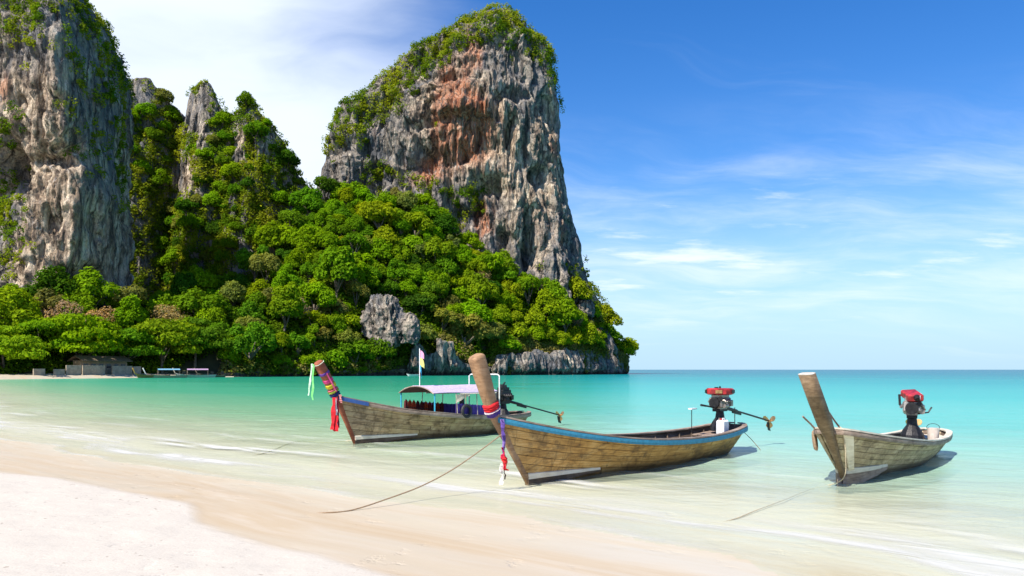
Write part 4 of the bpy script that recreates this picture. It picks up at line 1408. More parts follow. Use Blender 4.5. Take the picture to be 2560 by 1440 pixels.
def prow(boat, pts, widths, mat, name='prow_post', roundtop=True, cutmat=None):
    """heavy post; pts (q, z) from foot to tip, widths (fore-aft, athwart)"""
    P = [Vector((q, 0, z)) for q, z in pts]
    W = list(widths)
    if roundtop:
        d = (P[-1] - P[-2]).normalized()
        w = W[-1]
        P += [P[-1] + d * 0.03, P[-1] + d * 0.055, P[-1] + d * 0.064]
        W += [(w[0] * 0.93, w[1] * 0.93), (w[0] * 0.74, w[1] * 0.74), (w[0] * 0.50, w[1] * 0.50)]
    rings = []
    for i, p in enumerate(P):
        d = (P[min(i + 1, len(P) - 1)] - P[max(i - 1, 0)]).normalized()
        f = Vector((d.z, 0, -d.x)).normalized()          # fore-aft axis of the post
        s = Vector((0, 1, 0))
        a, b = W[i][0] / 2, W[i][1] / 2
        ring = []
        for k_ in range(18):
            t_ = 2 * math.pi * (k_ + 0.5) / 18
            cx_, sy_ = math.cos(t_), math.sin(t_)
            ring.append(p + f * (a * math.copysign(abs(cx_) ** 0.55, -cx_)) + s * (b * math.copysign(abs(sy_) ** 0.55, -sy_)))
        rings.append(ring)
    if not roundtop:                                  # sawn nearly level
        cz = P[-1].z
        rings[-1] = [q + d * ((cz - q.z) * 0.75 / max(d.z, 0.3)) for q in rings[-1]]
    m = MB()
    m.loft(rings)
    o = m.build(name, mat, boat)
    for f_ in o.data.polygons:
        f_.use_smooth = len(f_.vertices) == 4
    if cutmat is not None:
        m = MB()
        d = (P[-1] - P[-2]).normalized()
        m.loft([[q + d * 0.001 for q in rings[-1]], [q + d * 0.012 for q in rings[-1]]])
        m.build('sawn_end', cutmat, boat)
    return rings


def wrap_band(parent_loc, rings_src, f0, f1, grow, name, mat, color, label, cat='sash', group=None, as_part=None, wob=0.15, seed=1):
    """cloth wound round the post between fractions f0..f1 of its ring list"""
    r = random.Random(seed)
    n = len(rings_src) - 1

    def ring(f, g):
        k = min(int(f * n), n - 1)
        u_ = f * n - k
        A, B = rings_src[k], rings_src[k + 1]
        pts = [a.lerp(b, u_) for a, b in zip(A, B)]
        c = sum(pts, Vector()) / len(pts)
        return [c + (p - c) * (1 + g * (1 + r.uniform(-wob, wob)) / max((p - c).length, 0.03)) for p in pts]
    m = MB()
    steps = 7
    rr = [ring(f0, 0.004)] + [ring(f0 + (f1 - f0) * (i + 0.5) / steps, grow * (0.8 + 0.4 * (i % 2))) for i in range(steps)] + [ring(f1, 0.004)]
    m.loft(rr)
    return m, color


def cloth_strip(m, pts, width, axis, th=0.006):
    """hanging strip; pts Vectors top to bottom"""
    rings = []
    for i, p in enumerate(pts):
        w = (width[i] if isinstance(width, (list, tuple)) else width) / 2
        a = axis[i] if isinstance(axis, list) else axis
        a = Vector(a).normalized()
        d = (pts[min(i + 1, len(pts) - 1)] - pts[max(i - 1, 0)]).normalized()
        nn = a.cross(d).normalized()
        rings.append([p - a * w - nn * th, p + a * w - nn * th, p + a * w + nn * th, p - a * w + nn * th])
    m.loft(rings)
    return m


def hang(top, length, sway, n=10, seed=0, wob=0.02):
    r = random.Random(seed)
    pts = []
    for i in range(n):
        f = i / (n - 1)
        pts.append(Vector(top) + Vector((sway[0] * f + r.uniform(-wob, wob) * (0.2 + f), sway[1] * f + r.uniform(-wob, wob), -length * f)))
    return pts


def thing_at(name, boat, label, cat, group=None):
    """a thing that rests on a boat: its own top-level Empty with the boat's frame"""
    e = empty(name, boat.location, boat.rotation_euler.z)
    tag(e, label, cat, group)
    return e


def rotx(a):
    return Matrix.Rotation(a, 3, 'Y')


def motor(boat, q, y, z, yaw, shaft_len, shaft_drop, cover, style, tiller=1.0, scale=1.0, tilt=0.0):
    """longtail engine on its pivot: part 'motor' with its own pieces"""
    mt = link('motor', None, boat, (q, y, z), yaw)
    mt.scale = (scale,) * 3
    m = MB()                                   # pivot post and cradle
    m.tube([(0, 0, -0.14), (0, 0, -0.02), (0, 0, 0.10), (0, 0, 0.20), (0, 0, 0.42)], [0.27, 0.25, 0.19, 0.12, 0.09], 12)
    m.tube([(-0.12, -0.12, -0.1), (0, 0, 0.3)], 0.022, 6)
    m.tube([(-0.12, 0.12, -0.1), (0, 0, 0.3)], 0.022, 6)
    m.tube([(0.16, 0.0, -0.1), (0, 0, 0.3)], 0.022, 6)
    m.box((0, 0, 0.40), (0.42, 0.22, 0.07))
    m.build('mounting_post', M_IRON, mt)
    m = MB()                                   # block, head, sump, manifold
    m.box((0, 0, 0.60), (0.54, 0.38, 0.26), rotx(tilt))
    m.box((0.02, 0, 0.75), (0.44, 0.30, 0.16), rotx(tilt))
    m.box((-0.02, 0, 0.46), (0.36, 0.24, 0.08))
    for i in range(4):
        m.tube([(-0.16 + 0.1 * i, -0.18, 0.68), (-0.16 + 0.1 * i, -0.25, 0.62)], 0.030, 7)
        m.tube([(-0.16 + 0.1 * i, 0.18, 0.68), (-0.16 + 0.1 * i, 0.24, 0.60)], 0.030, 7)
    m.box((0.2, -0.20, 0.58), (0.12, 0.10, 0.16))
    m.tube([(-0.2, -0.21, 0.52), (-0.02, -0.21, 0.52)], 0.06, 10)
    m.tube([(-0.25, -0.10, 0.72), (-0.25, -0.22, 0.66), (-0.1, -0.27, 0.56)], 0.02, 6)
    m.build('engine_block', M_STEEL if style != 'black' else M_IRON, mt)
    m = MB()                                   # fan pulley at the front
    m.tube([(-0.33, 0, 0.60), (-0.24, 0, 0.60)], [0.14, 0.14], 16)
    m.tube([(-0.31, -0.16, 0.70), (-0.25, -0.16, 0.70)], [0.06, 0.06], 12)
    m.build('pulley', M_IRON, mt)
    m = MB()                                   # exhaust
    m.tube([(0.1, 0.20, 0.62), (0.2, 0.26, 0.66), (0.22, 0.27, 0.9)] if style != 'black' else [(0.1, 0.1, 0.8), (0.12, 0.1, 1.02), (0.2, 0.1, 1.08)], 0.028, 8)
    m.build('exhaust_pipe', M_IRON, mt)
    m = MB()
    if cover == 'round':                       # wide red ring-shaped cover with dark panels
        for z0, r0, r1 in ((0.80, 0.33, 0.36), (0.86, 0.36, 0.36), (0.93, 0.36, 0.34)):
            pass
        m.tube([(0, 0, 0.80), (0, 0, 0.83), (0, 0, 0.94), (0, 0, 0.97)], [0.30, 0.36, 0.365, 0.32], 20)
        cv = m.build('engine_cover', M_RED, mt)
        for i in range(5):
            a = -0.2 + i * 1.25
            mm = MB()
            mm.box((0.365 * math.cos(a), 0.365 * math.sin(a), 0.885), (0.02, 0.17, 0.085), Matrix.Rotation(a, 3, 'Z'))
            mm.build('cover_panel', M_IRON if i % 2 == 0 else M_BRASS, mt)
        mm = MB()
        mm.tube([(0, 0, 0.97), (0, 0, 1.02)], [0.03, 0.025], 8)
        mm.tube([(-0.1, 0.05, 0.97), (-0.1, 0.05, 1.0)], [0.05, 0.05], 10)
        mm.build('cap', M_IRON, mt)
    elif cover == 'box':                       # tilted red rocker cover with a pale patch
        R_ = rotx(-0.20) @ Matrix.Rotation(0.3, 3, 'Z')
        m.box((-0.02, 0, 0.88), (0.60, 0.34, 0.17), R_, 0.03)
        m.build('engine_cover', M_RED, mt)
        mm = MB()
        mm.box(Vector((-0.02, 0, 0.88)) + R_ @ Vector((-0.08, -0.171, 0.01)), (0.16, 0.012, 0.10), R_)
        mm.box(Vector((-0.02, 0, 0.88)) + R_ @ Vector((-0.301, -0.03, 0.01)), (0.012, 0.12, 0.10), R_)
        mm.build('cover_patch', M_WHITE, mt)
        mm = MB()
        mm.tube([Vector((-0.33, -0.1, 0.86)), Vector((-0.42, -0.12, 0.80))], [0.07, 0.05], 10)
        mm.build('air_filter', M_IRON, mt)
    else:
        m.box((0, 0, 0.86), (0.34, 0.26, 0.12))
        m.tube([(-0.12, -0.06, 0.9), (-0.12, -0.06, 1.02)], [0.10, 0.09], 12)
        m.tube([(0.14, 0.05, 0.9), (0.14, 0.05, 1.00)], [0.07, 0.06], 12)
        m.build('engine_cover', M_IRON, mt)
    m = MB()                                   # tail shaft in its tube
    z0 = 0.47
    m.tube([(0.15, 0, z0), (0.95, 0, z0 - shaft_drop * 0.27)], [0.052, 0.045], 8)
    m.tube([(0.9, 0, z0 - shaft_drop * 0.25), (shaft_len, 0, z0 - shaft_drop)], 0.026, 8)
    m.box((0.95, 0, z0 - shaft_drop * 0.27 - 0.05), (0.5, 0.04, 0.07), rotx(math.atan2(shaft_drop, shaft_len)))
    m.build('tail_shaft', M_IRON, mt)
    m = MB()                                   # propeller
    c = Vector((shaft_len, 0, z0 - shaft_drop))
    m.tube([c - Vector((0.05, 0, 0)), c + Vector((0.07, 0, -0.01))], [0.045, 0.03], 8)
    for i in range(3):
        a = 0.5 + i * 2.094
        d = Vector((0, math.cos(a), math.sin(a)))
        n_ = Vector((1, 0, 0))
        tw = (Vector((0.55, 0, 0)) + d.cross(n_) * 0.8).normalized()
        rings = []
        for f, w in ((0.03, 0.04), (0.09, 0.085), (0.15, 0.095), (0.20, 0.05), (0.215, 0.015)):
            p = c + d * f
            nn = tw.cross(d).normalized() * 0.006
            rings.append([p - tw * w - nn, p + tw * w - nn, p + tw * w + nn, p - tw * w + nn])
        m.loft(rings)
    m.build('propeller', M_BRASS, mt)
    m = MB()                                   # skeg under the propeller
    m.loft([[c + Vector((-0.16, -0.008, -0.03)), c + Vector((-0.02, -0.008, -0.03)), c + Vector((-0.02, 0.008, -0.03)), c + Vector((-0.16, 0.008, -0.03))],
            [c + Vector((-0.08, -0.008, -0.26)), c + Vector((0.08, -0.008, -0.30)), c + Vector((0.08, 0.008, -0.30)), c + Vector((-0.08, 0.008, -0.26))]])
    m.build('skeg', M_IRON, mt)
    if tiller:
        m = MB()
        m.tube([(-0.2, 0, 0.46), (-0.2 - tiller * 0.6, 0, 0.52), (-0.25 - tiller, 0, 0.56)], [0.026, 0.022, 0.030], 8)
        m.build('tiller', M_IRON, mt)
    return mt


# ------------------------------------------------------ front boat
A = empty('longtail_boat', (0.32, 14.0, 0.0), BOAT_ROT)
tag(A, 'golden-brown wooden longtail boat with blue gunwale, nearest in the middle', 'boat', 'longtail boats moored in the shallows')
HA = Hull(0.91, [(-0.91, 1.22), (0.0, 1.02), (1.0, 0.84), (2.2, 0.68), (3.6, 0.575), (5.2, 0.535), (6.6, 0.565), (7.85, 0.66)], 7.85, 7.25, 0.80, 0.50)
hull_parts(A, HA, 7, M_HULL_A, (M_PAINT, (0.045, 0.26, 0.40)), M_RAILWOOD, seed=1)
ringsA = prow(A, [(0.35, -0.14), (0.0, -0.05), (-0.45, 0.57), (-0.90, 1.20), (-1.02, 1.44), (-1.17, 1.80), (-1.335, 2.18)],
              [(0.10, 0.07), (0.11, 0.07), (0.12, 0.075), (0.16, 0.13), (0.22, 0.18), (0.255, 0.22), (0.265, 0.235)], M_POST_A, roundtop=True)
deck(A, HA, 0.03, 0.20, 0.93, 4, M_RAILWOOD, 'foredeck_board')
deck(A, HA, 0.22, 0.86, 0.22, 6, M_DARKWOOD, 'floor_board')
deck(A, HA, 0.86, 0.985, 0.80, 4, M_RAILWOOD, 'stern_board')
for t in (0.34, 0.50, 0.64, 0.77):
    cross_board(A, HA, t, 0.66, 0.024, 0.03, M_RAILWOOD, 'thwart')


def bilge_board(boat, H, t1, z_hi, drop, out, mat_top, mat_face, sides=(-1, 1)):
    """ledge along the foot of the bow: pale top board over a dark face"""
    for side in sides:
        m, m2 = MB(), MB()
        r1, r2 = [], []
        for i in range(12):
            t = 0.004 + t1 * i / 11
            k = 1 - 0.75 * (i / 11)
            # find the width on the hull side at height z_hi
            w = 0.2
            for _ in range(20):
                p = H.P(t, w, side)
                w = min(0.95, max(0.02, w + (z_hi - p.z) * 0.5))
            p = H.P(t, w, side, 0.024)
            o = Vector((0, side, 0)) * (0.012 + out * min(1, 0.35 + i / 5) * (1 if i < 9 else k))
            d = Vector((0, 0, -drop * k))
            hi = 0.035 * k + 0.012
            r1.append([p + Vector((0, 0, hi + 0.02)), p + o + Vector((0, 0, hi)), p + o + Vector((0, 0, -hi)), p + Vector((0, 0, -hi)) - Vector((0, side, 0)) * 0.02])
            r2.append([p + o * 0.86 + Vector((0, 0, -hi)), p + o * 0.8 + d, p - Vector((0, side, 0)) * 0.05 + d, p - Vector((0, side, 0)) * 0.05 + Vector((0, 0, -hi))])
        m.loft(r1)
        m.build('bilge_board', mat_top, boat)
        m2.loft(r2)
        m2.build('keel_side', mat_face, boat)


bilge_board(A, HA, 0.25, 0.13, 0.20, 0.035, M_PALEWOOD, M_DARKWOOD)
motor(A, 7.0, 0.0, 0.66, 0.0, 3.0, 0.50, 'round', 'steel', 0.75, 0.92)
for q_, y_, h_ in ((6.25, 0.34, 1.06), (7.05, -0.36, 1.10)):
    m = MB()
    m.tube([(q_, y_, 0.5), (q_, y_, h_)], 0.011, 6)
    m.build('stanchion', M_IRON, A)
m = MB()
m.box((6.22, 0.30, 1.075), (0.24, 0.10, 0.03))
m.build('tiller_rest', M_WHITE, A)
can = thing_at('jerry_can', A, 'white plastic fuel can standing in the stern of the blue-rimmed boat', 'canister')
m = MB()
m.box((6.55, -0.30, 0.64), (0.30, 0.20, 0.36), None, 0.035)
m.build('can_body', M_WHITE, can)
m = MB()
m.tube([(6.47, -0.30, 0.82), (6.47, -0.30, 0.86)], 0.03, 10)
m.build('can_cap', M_RED, can)
m = MB()
m.tube([(6.53, -0.30, 0.815), (6.55, -0.30, 0.855), (6.63, -0.30, 0.855), (6.66, -0.30, 0.815)], 0.014, 6)
m.build('can_handle', M_WHITE, can)

# sashes on the front boat's prow
sash = thing_at('sash', A, 'red and violet sashes knotted round the bare brown prow, tails hanging to the water', 'sash')
n6 = len(ringsA) - 1
for f0, f1, gname, col in ((3.55 / n6, 4.02 / n6, 'red_wrap', (0.62, 0.02, 0.025)), (3.15 / n6, 3.6 / n6, 'violet_wrap', (0.10, 0.055, 0.26))):
    m, c = wrap_band(None, ringsA, f0, f1, 0.028, gname, M_CLOTH, col, '')
    m.build(gname, M_CLOTH, sash, color=c)
m, c = wrap_band(None, ringsA, 3.48 / n6, 3.56 / n6, 0.036, 'white_band', M_CLOTH, (0.7, 0.62, 0.6), '')
m.build('white_band', M_CLOTH, sash, color=c)
tx = Vector((-0.90, -0.10, 1.17))
off = Vector((-0.01, -0.07, 0))
for nm, top, ln, sw, wd, col, sd in (('violet_tail', tx + off, 0.52, (0.03, -0.02), 0.10, (0.11, 0.06, 0.27), 1), ('violet_tail', tx + off + Vector((0.03, 0.02, 0)), 0.62, (0.0, -0.03), 0.07, (0.20, 0.13, 0.36), 2),
                                     ('crimson_tail', tx + off + Vector((0.02, -0.01, -0.46)), 0.36, (0.02, 0.0), 0.11, (0.42, 0.01, 0.05), 3),
                                     ('red_tail', tx + off + Vector((0.0, -0.03, -0.58)), 0.26, (0.05, -0.02), 0.09, (0.65, 0.03, 0.03), 4),
                                     ('white_tail', tx + off + Vector((0.0, 0.0, -0.72)), 0.36, (-0.02, 0.0), 0.07, (0.72, 0.68, 0.62), 5), ('dark_cord', tx + off + Vector((0.05, 0.0, -0.70)), 0.30, (0.03, 0.0), 0.02, (0.10, 0.06, 0.05), 6)):
    m = MB()
    cloth_strip(m, hang(top, ln, sw, 9, sd, 0.018), [wd * (0.75 + 0.35 * math.sin(i * 1.3 + sd)) for i in range(9)], [(math.cos(0.5 * i + sd), math.sin(0.5 * i + sd) * 0.8, 0) for i in range(9)], 0.008)
    m.build(nm, M_CLOTH, sash, color=col)

# ------------------------------------------------------ third boat (bow towards us)
ROT_C = BOAT_ROT + math.radians(3.0)
Cb = empty('longtail_boat', (5.94, 14.17, 0.0), ROT_C)
tag(Cb, 'weathered grey longtail boat with a thick sawn-off prow and no paint', 'boat', 'longtail boats moored in the shallows')
HC = Hull(0.96, [(-0.96, 1.0), (0.0, 0.86), (1.0, 0.74), (2.2, 0.62), (3.4, 0.53), (4.9, 0.48), (6.0, 0.48), (6.9, 0.54)], 6.9, 6.4, 0.76, 0.55, 0.43)
hull_parts(Cb, HC, 8, M_HULL_C, (M_RAILWOOD, None), M_PALEWOOD, rail=(0.07, 0.02), seed=5)
ringsC = prow(Cb, [(0.35, -0.14), (0.0, -0.05), (-0.48, 0.48), (-0.93, 0.93), (-1.16, 1.12), (-1.60, 1.53), (-2.02, 1.93)],
              [(0.12, 0.09), (0.13, 0.09), (0.15, 0.11), (0.20, 0.17), (0.225, 0.23), (0.225, 0.235), (0.21, 0.235)], M_POST_C, roundtop=False, cutmat=M_CUT)
deck(Cb, HC, 0.03, 0.24, 0.93, 4, M_RAILWOOD, 'foredeck_board')
deck(Cb, HC, 0.26, 0.84, 0.22, 6, M_DARKWOOD, 'floor_board')
deck(Cb, HC, 0.90, 0.985, 0.80, 4, M_PALEWOOD, 'stern_board')
for t in (0.36, 0.52, 0.68, 0.80):
    cross_board(Cb, HC, t, 0.66, 0.024, 0.03, M_RAILWOOD, 'thwart')
bilge_board(Cb, HC, 0.22, 0.22, 0.30, 0.05, M_PALEWOOD, M_RAILWOOD)
for side in (1, -1):                            # pale cheek boards behind the stem
    m = MB()
    rings = []
    for i in range(8):
        w = 0.06 + 0.86 * i / 7
        a, b = HC.P(0.010, w, side, 0.034), HC.P(0.030, w, side, 0.040)
        o = Vector((0, side * 0.022, 0))
        rings.append([a, b, b + o, a + o])
    m.loft(rings)
    m.build('cheek_board', M_PALEWOOD if side < 0 else M_HULL_C, Cb)
motor(Cb, 5.35, 0.10, 0.52, 0.20, 2.6, 0.42, 'box', 'steel', 0.0, 1.0, 0.15)
m = MB()
m.tube([(5.3, 0.0, 0.98), (5.45, -0.22, 1.02), (5.50, -0.28, 1.14)], 0.018, 6)
m.build('throttle_lever', M_IRON, Cb)
bk = thing_at('bucket', Cb, 'pale plastic bucket beside the engine of the grey boat', 'bucket')
m = MB()
m.tube([(5.55, -0.30, 0.36), (5.55, -0.30, 0.66)], [0.11, 0.135], 16)
m.build('bucket_body', simple('cream_plastic', (0.62, 0.52, 0.44), 0.5), bk)
m = MB()
m.tube([(5.55, -0.30 + 0.14 * math.cos(a), 0.66 + 0.10 * math.sin(a)) for a in np.linspace(0, math.pi, 9)], 0.006, 5)
m.build('bucket_handle', M_IRON, bk)
for pts, lab in (([(-0.66, 0.26, 0.90), (-0.85, 0.33, 1.06), (-1.05, 0.40, 1.20)], 'thin pole leaning on the far side of the sawn-off prow'),
                 ([(0.0, 0.07, 0.92), (-0.25, 0.12, 1.10), (-0.49, 0.17, 1.30)], 'short stick rising behind the sawn-off prow')):
    e = thing_at('mooring_pole', Cb, lab, 'pole', 'poles on the grey boat')
    m = MB()
    m.tube(pts, 0.016, 6)
    m.build('pole', M_RAILWOOD, e)
td = thing_at('rope_coil', Cb, 'brown coil of old rope hung over the port bow of the grey boat', 'rope')
m = MB()
for k in range(3):
    m.tube([(-0.40 + 0.03 * k + 0.05 * math.cos(a), 0.40 + 0.02 * k + 0.02 * math.sin(a), 0.74 + 0.16 * math.sin(a)) for a in np.linspace(0, 2 * math.pi, 14)], 0.022, 6, False)
m.build('coil', M_ROPE, td)

# ------------------------------------------------------ second boat with the canopy
Bb = empty('longtail_boat', (-4.23, 21.6, 0.0), BOAT_ROT)
tag(Bb, 'brown longtail boat with purple canopy and garlanded red prow', 'boat', 'longtail boats moored in the shallows')
HB = Hull(0.66, [(-0.66, 1.30), (0.2, 1.10), (1.2, 0.90), (2.6, 0.73), (3.8, 0.62), (5.0, 0.55), (6.1, 0.54), (7.0, 0.58)], 7.0, 6.5, 0.84, 0.5)
hull_parts(Bb, HB, 7, M_HULL_B, (M_RAILWOOD, None), M_RAILWOOD, rail=(0.09, 0.03), seed=9)
ringsB = prow(Bb, [(0.35, -0.14), (0.0, -0.05), (-0.32, 0.60), (-0.66, 1.30), (-0.78, 1.52), (-0.98, 1.84), (-1.19, 2.16)],
              [(0.10, 0.08), (0.11, 0.08), (0.12, 0.085), (0.18, 0.15), (0.22, 0.19), (0.24, 0.22), (0.24, 0.22)], M_POST_B, roundtop=True)
deck(Bb, HB, 0.03, 0.2, 0.93, 4, M_RAILWOOD, 'foredeck_board')
deck(Bb, HB, 0.22, 0.85, 0.25, 6, M_DARKWOOD, 'floor_board')
deck(Bb, HB, 0.85, 0.985, 0.80, 4, M_RAILWOOD, 'stern_board')
for t in (0.3, 0.42, 0.56, 0.70):
    cross_board(Bb, HB, t, 0.66, 0.024, 0.03, M_RAILWOOD, 'thwart')
bilge_board(Bb, HB, 0.30, 0.15, 0.24, 0.035, M_PALEWOOD, M_DARKWOOD)
m = MB()                                         # blue painted bow rail
for side in (1, -1):
    rings = []
    for i in range(8):
        t = 0.003 + 0.10 * i / 7
        p = HB.P(t, 0.985, side)
        o = Vector((0, side, 0))
        rings.append([p + o * 0.055 + Vector((0, 0, 0.02)), p + o * 0.075 + Vector((0, 0, 0.02)), p + o * 0.075 - Vector((0, 0, 0.08)), p + o * 0.055 - Vector((0, 0, 0.08))])
    m.loft(rings)
m.build('bow_trim', M_PAINT, Bb, color=(0.04, 0.10, 0.30))
# canopy
def canopy_pt(q, s):
    """s -1 .. 1 across; arched roof"""
    hw = 0.76
    return Vector((q, s * hw, 1.33 + 0.20 * (1 - abs(s) ** 2.2)))
m = MB()
rings = []
for i in range(9):
    q = 2.15 + 2.65 * i / 8
    top = [canopy_pt(q, -1 + 2 * k / 12) + Vector((0, 0, 0.012 * math.sin(k * 2 + i))) for k in range(13)]
    bot = [p - Vector((0, 0, 0.018)) for p in reversed(top)]
    rings.append(top + bot)
m.loft(rings)
m.build('canopy', M_CLOTH, Bb, color=(0.50, 0.41, 0.55))
m = MB()
rings = []
for i in range(5):
    q = 2.17 + 2.60 * i / 4
    top = [canopy_pt(q, -0.97 + 1.94 * k / 12) - Vector((0, 0, 0.026)) for k in range(13)]
    rings.append(top + [p - Vector((0, 0, 0.012)) for p in reversed(top)])
m.loft(rings)
m.build('canopy_lining', M_CLOTH, Bb, color=(0.14, 0.07, 0.075))
for i, q in enumerate((2.2, 3.05, 3.9, 4.75)):
    for s in (-1, 1):
        m = MB()
        t_ = (q + 0.66) / (7.0 + 0.66)
        foot = HB.P(t_, 0.97, s, -0.03)
        m.tube([foot, Vector((q, s * 0.74, 1.31))], 0.022 if i == 0 else 0.014, 6)
        m.build('canopy_post', M_PAINT, Bb, color=(0.05, 0.38, 0.55) if (i == 0) else (0.42, 0.36, 0.30))
m = MB()
m.tube([canopy_pt(2.15, -1 + 2 * k / 12) - Vector((0.01, 0, 0.02)) for k in range(13)], 0.018, 6)
m.build('canopy_hoop', M_RAILWOOD, Bb)
m = MB()
m.tube([(3.2, -0.75, 1.285), (4.75, -0.75, 1.285)], 0.02, 6)
m.tube([(3.2, 0.75, 1.285), (4.75, 0.75, 1.285)], 0.02, 6)
m.build('canopy_batten', M_PALEWOOD, Bb)
# pale rolled-up sheet hanging from the batten, and the pipe frame behind
m = MB()
rings = []
for i in range(7):
    q = 3.0 + 0.55 * i / 6
    dz = -0.20 * (1 - i / 6) - 0.04
    rings.append([Vector((q, -0.77, 1.27)), Vector((q, -0.785, 1.27)), Vector((q, -0.785 - 0.02 * math.sin(i), 1.27 + dz)), Vector((q, -0.80 - 0.02 * math.sin(i), 1.27 + dz))])
m.loft(rings)
m.build('rolled_sheet', M_CLOTH, Bb, color=(0.62, 0.54, 0.40))
m = MB()
m.tube([(4.9, 0.58, 0.6), (4.9, 0.58, 1.80), (4.92, 0.52, 1.85), (5.1, -0.48, 1.85), (5.1, -0.56, 1.80), (5.1, -0.56, 0.6)], 0.02, 8)
m.build('pipe_frame', M_PAINT, Bb, color=(0.75, 0.75, 0.72))
# purple side curtain with folds
for s in (-1, 1):
    m = MB()
    rings = []
    for i in range(49):
        q = 3.0 + 2.0 * i / 48
        t_ = (q + 0.66) / 7.66
        p = HB.P(t_, 0.985, s)
        yy = p.y - s * (0.06 + 0.02 * math.sin(i * 1.7))
        rings.append([Vector((q, yy, p.z - 0.05)), Vector((q, yy - s * 0.01, p.z - 0.05)), Vector((q, yy - s * 0.01, p.z + 0.34 + 0.012 * math.sin(i * 2.3))), Vector((q, yy, p.z + 0.34 + 0.012 * math.sin(i * 2.3)))])
    m.loft(rings)
    m.build('side_curtain', M_CLOTH, Bb, color=(0.10, 0.06, 0.30))
motor(Bb, 6.0, 0.10, 0.52, 0.02, 3.1, 0.62, 'small', 'black', 0.0, 0.98)
# life jackets hung along the side
jc = [(0.12, 0.02, 0.02), (0.55, 0.08, 0.02), (0.50, 0.07, 0.02), (0.10, 0.015, 0.02), (0.13, 0.02, 0.02), (0.45, 0.07, 0.02), (0.20, 0.03, 0.02), (0.10, 0.02, 0.03), (0.40, 0.06, 0.02), (0.12, 0.02, 0.02)]
jn = ['dark maroon', 'bright orange', 'orange', 'dark maroon', 'dark maroon', 'orange', 'brownish red', 'dark maroon', 'orange-red', 'dark maroon']
jw = ['at the bow end of', 'second along', 'third along', 'fourth along', 'fifth along', 'sixth along', 'seventh along', 'eighth along', 'ninth along', 'at the stern end of']
for i in range(10):
    q = 2.35 + 0.165 * i
    t_ = (q + 0.66) / 7.66
    p = HB.P(t_, 0.985, 1)
    e = thing_at('life_jacket', Bb, f"{jn[i]} life jacket {jw[i]} the row under the purple canopy", 'life jacket', 'life jackets hung under the canopy')
    m = MB()
    yy = p.y - 0.10
    for sg in (-1, 1):
        rings = []
        for k in range(7):
            f = k / 6
            w = 0.026 + 0.010 * math.sin(f * 3.1)
            cx = q + sg * 0.033
            d = 0.03 + 0.016 * math.sin(f * 3.1)
            zc = p.z + 0.32 - 0.36 * f
            rings.append([Vector((cx + w * math.cos(a), yy + d * math.sin(a), zc)) for a in np.linspace(0, 2 * math.pi, 9)[:-1]])
        m.loft(rings)
    m.tube([(q - 0.033, yy, p.z + 0.31), (q, yy, p.z + 0.36), (q + 0.033, yy, p.z + 0.31)], 0.022, 6)
    m.build('jacket_body', M_CLOTH, e, color=jc[i])
    m = MB()
    m.box((q, yy - 0.048, p.z + 0.14), (0.12, 0.012, 0.025))
    m.build('strap', M_RUBBER, e)
# hanging car tyre used as a fender
ty = thing_at('tyre_fender', Bb, 'black tyre hung against the purple curtain of the canopied boat', 'tyre')
q = 3.35
p = HB.P((q + 0.66) / 7.66, 0.985, -1)
m = MB()
m.tube([(q + 0.17 * math.cos(a), p.y - 0.03, p.z + 0.13 + 0.17 * math.sin(a)) for a in np.linspace(0, 2 * math.pi, 21)], 0.05, 8, False)
m.build('tyre', M_RUBBER, ty)
m = MB()
m.tube([(q, p.y - 0.02, p.z + 0.30), (q, p.y + 0.01, 1.27)], 0.012, 5)
m.build('cord', M_ROPE, ty)
bx = thing_at('speaker_box', Bb, 'small black box hung above the tyre under the purple canopy', 'box')
m = MB()
m.box((3.36, -0.66, 1.03), (0.13, 0.12, 0.26))
m.build('box_body', M_RUBBER, bx)
m = MB()
m.tube([(3.36, -0.66, 1.16), (3.36, -0.66, 1.31)], 0.008, 5)
m.build('hanger', M_IRON, bx)
# flags on a staff on the canopy
fl = thing_at('flag_staff', Bb, 'thin staff with pink, yellow and blue flags on the purple canopy', 'flag')
m = MB()
m.tube([(2.3, 0.02, 1.50), (2.3, 0.02, 2.62)], 0.013, 6)
m.build('staff', M_WHITE, fl)
for nm, z_, ln, drop, wd, col, sd in (('pink_flag', 2.58, 0.12, 0.16, 0.22, (0.75, 0.35, 0.55), 1), ('yellow_flag', 2.36, 0.14, 0.20, 0.24, (0.75, 0.70, 0.22), 2), ('blue_flag', 2.14, 0.07, 0.32, 0.16, (0.04, 0.38, 0.68), 3)):
    m = MB()
    rings = []
    for i in range(7):
        f = i / 6
        x_, y_ = 2.3 + 0.6 * ln * f, 0.02 - ln * f * 0.9 + 0.02 * math.sin(f * 5 + sd)
        zt_, zb_ = z_ - drop * f * f, z_ - wd * (1 - 0.45 * f) - drop * f
        rings.append([Vector((x_, y_, zt_)), Vector((x_ + 0.008, y_ + 0.006, zt_)), Vector((x_ + 0.008, y_ + 0.006, zb_)), Vector((x_, y_, zb_))])
    m.loft(rings)
    m.build(nm, M_CLOTH, fl, color=col)
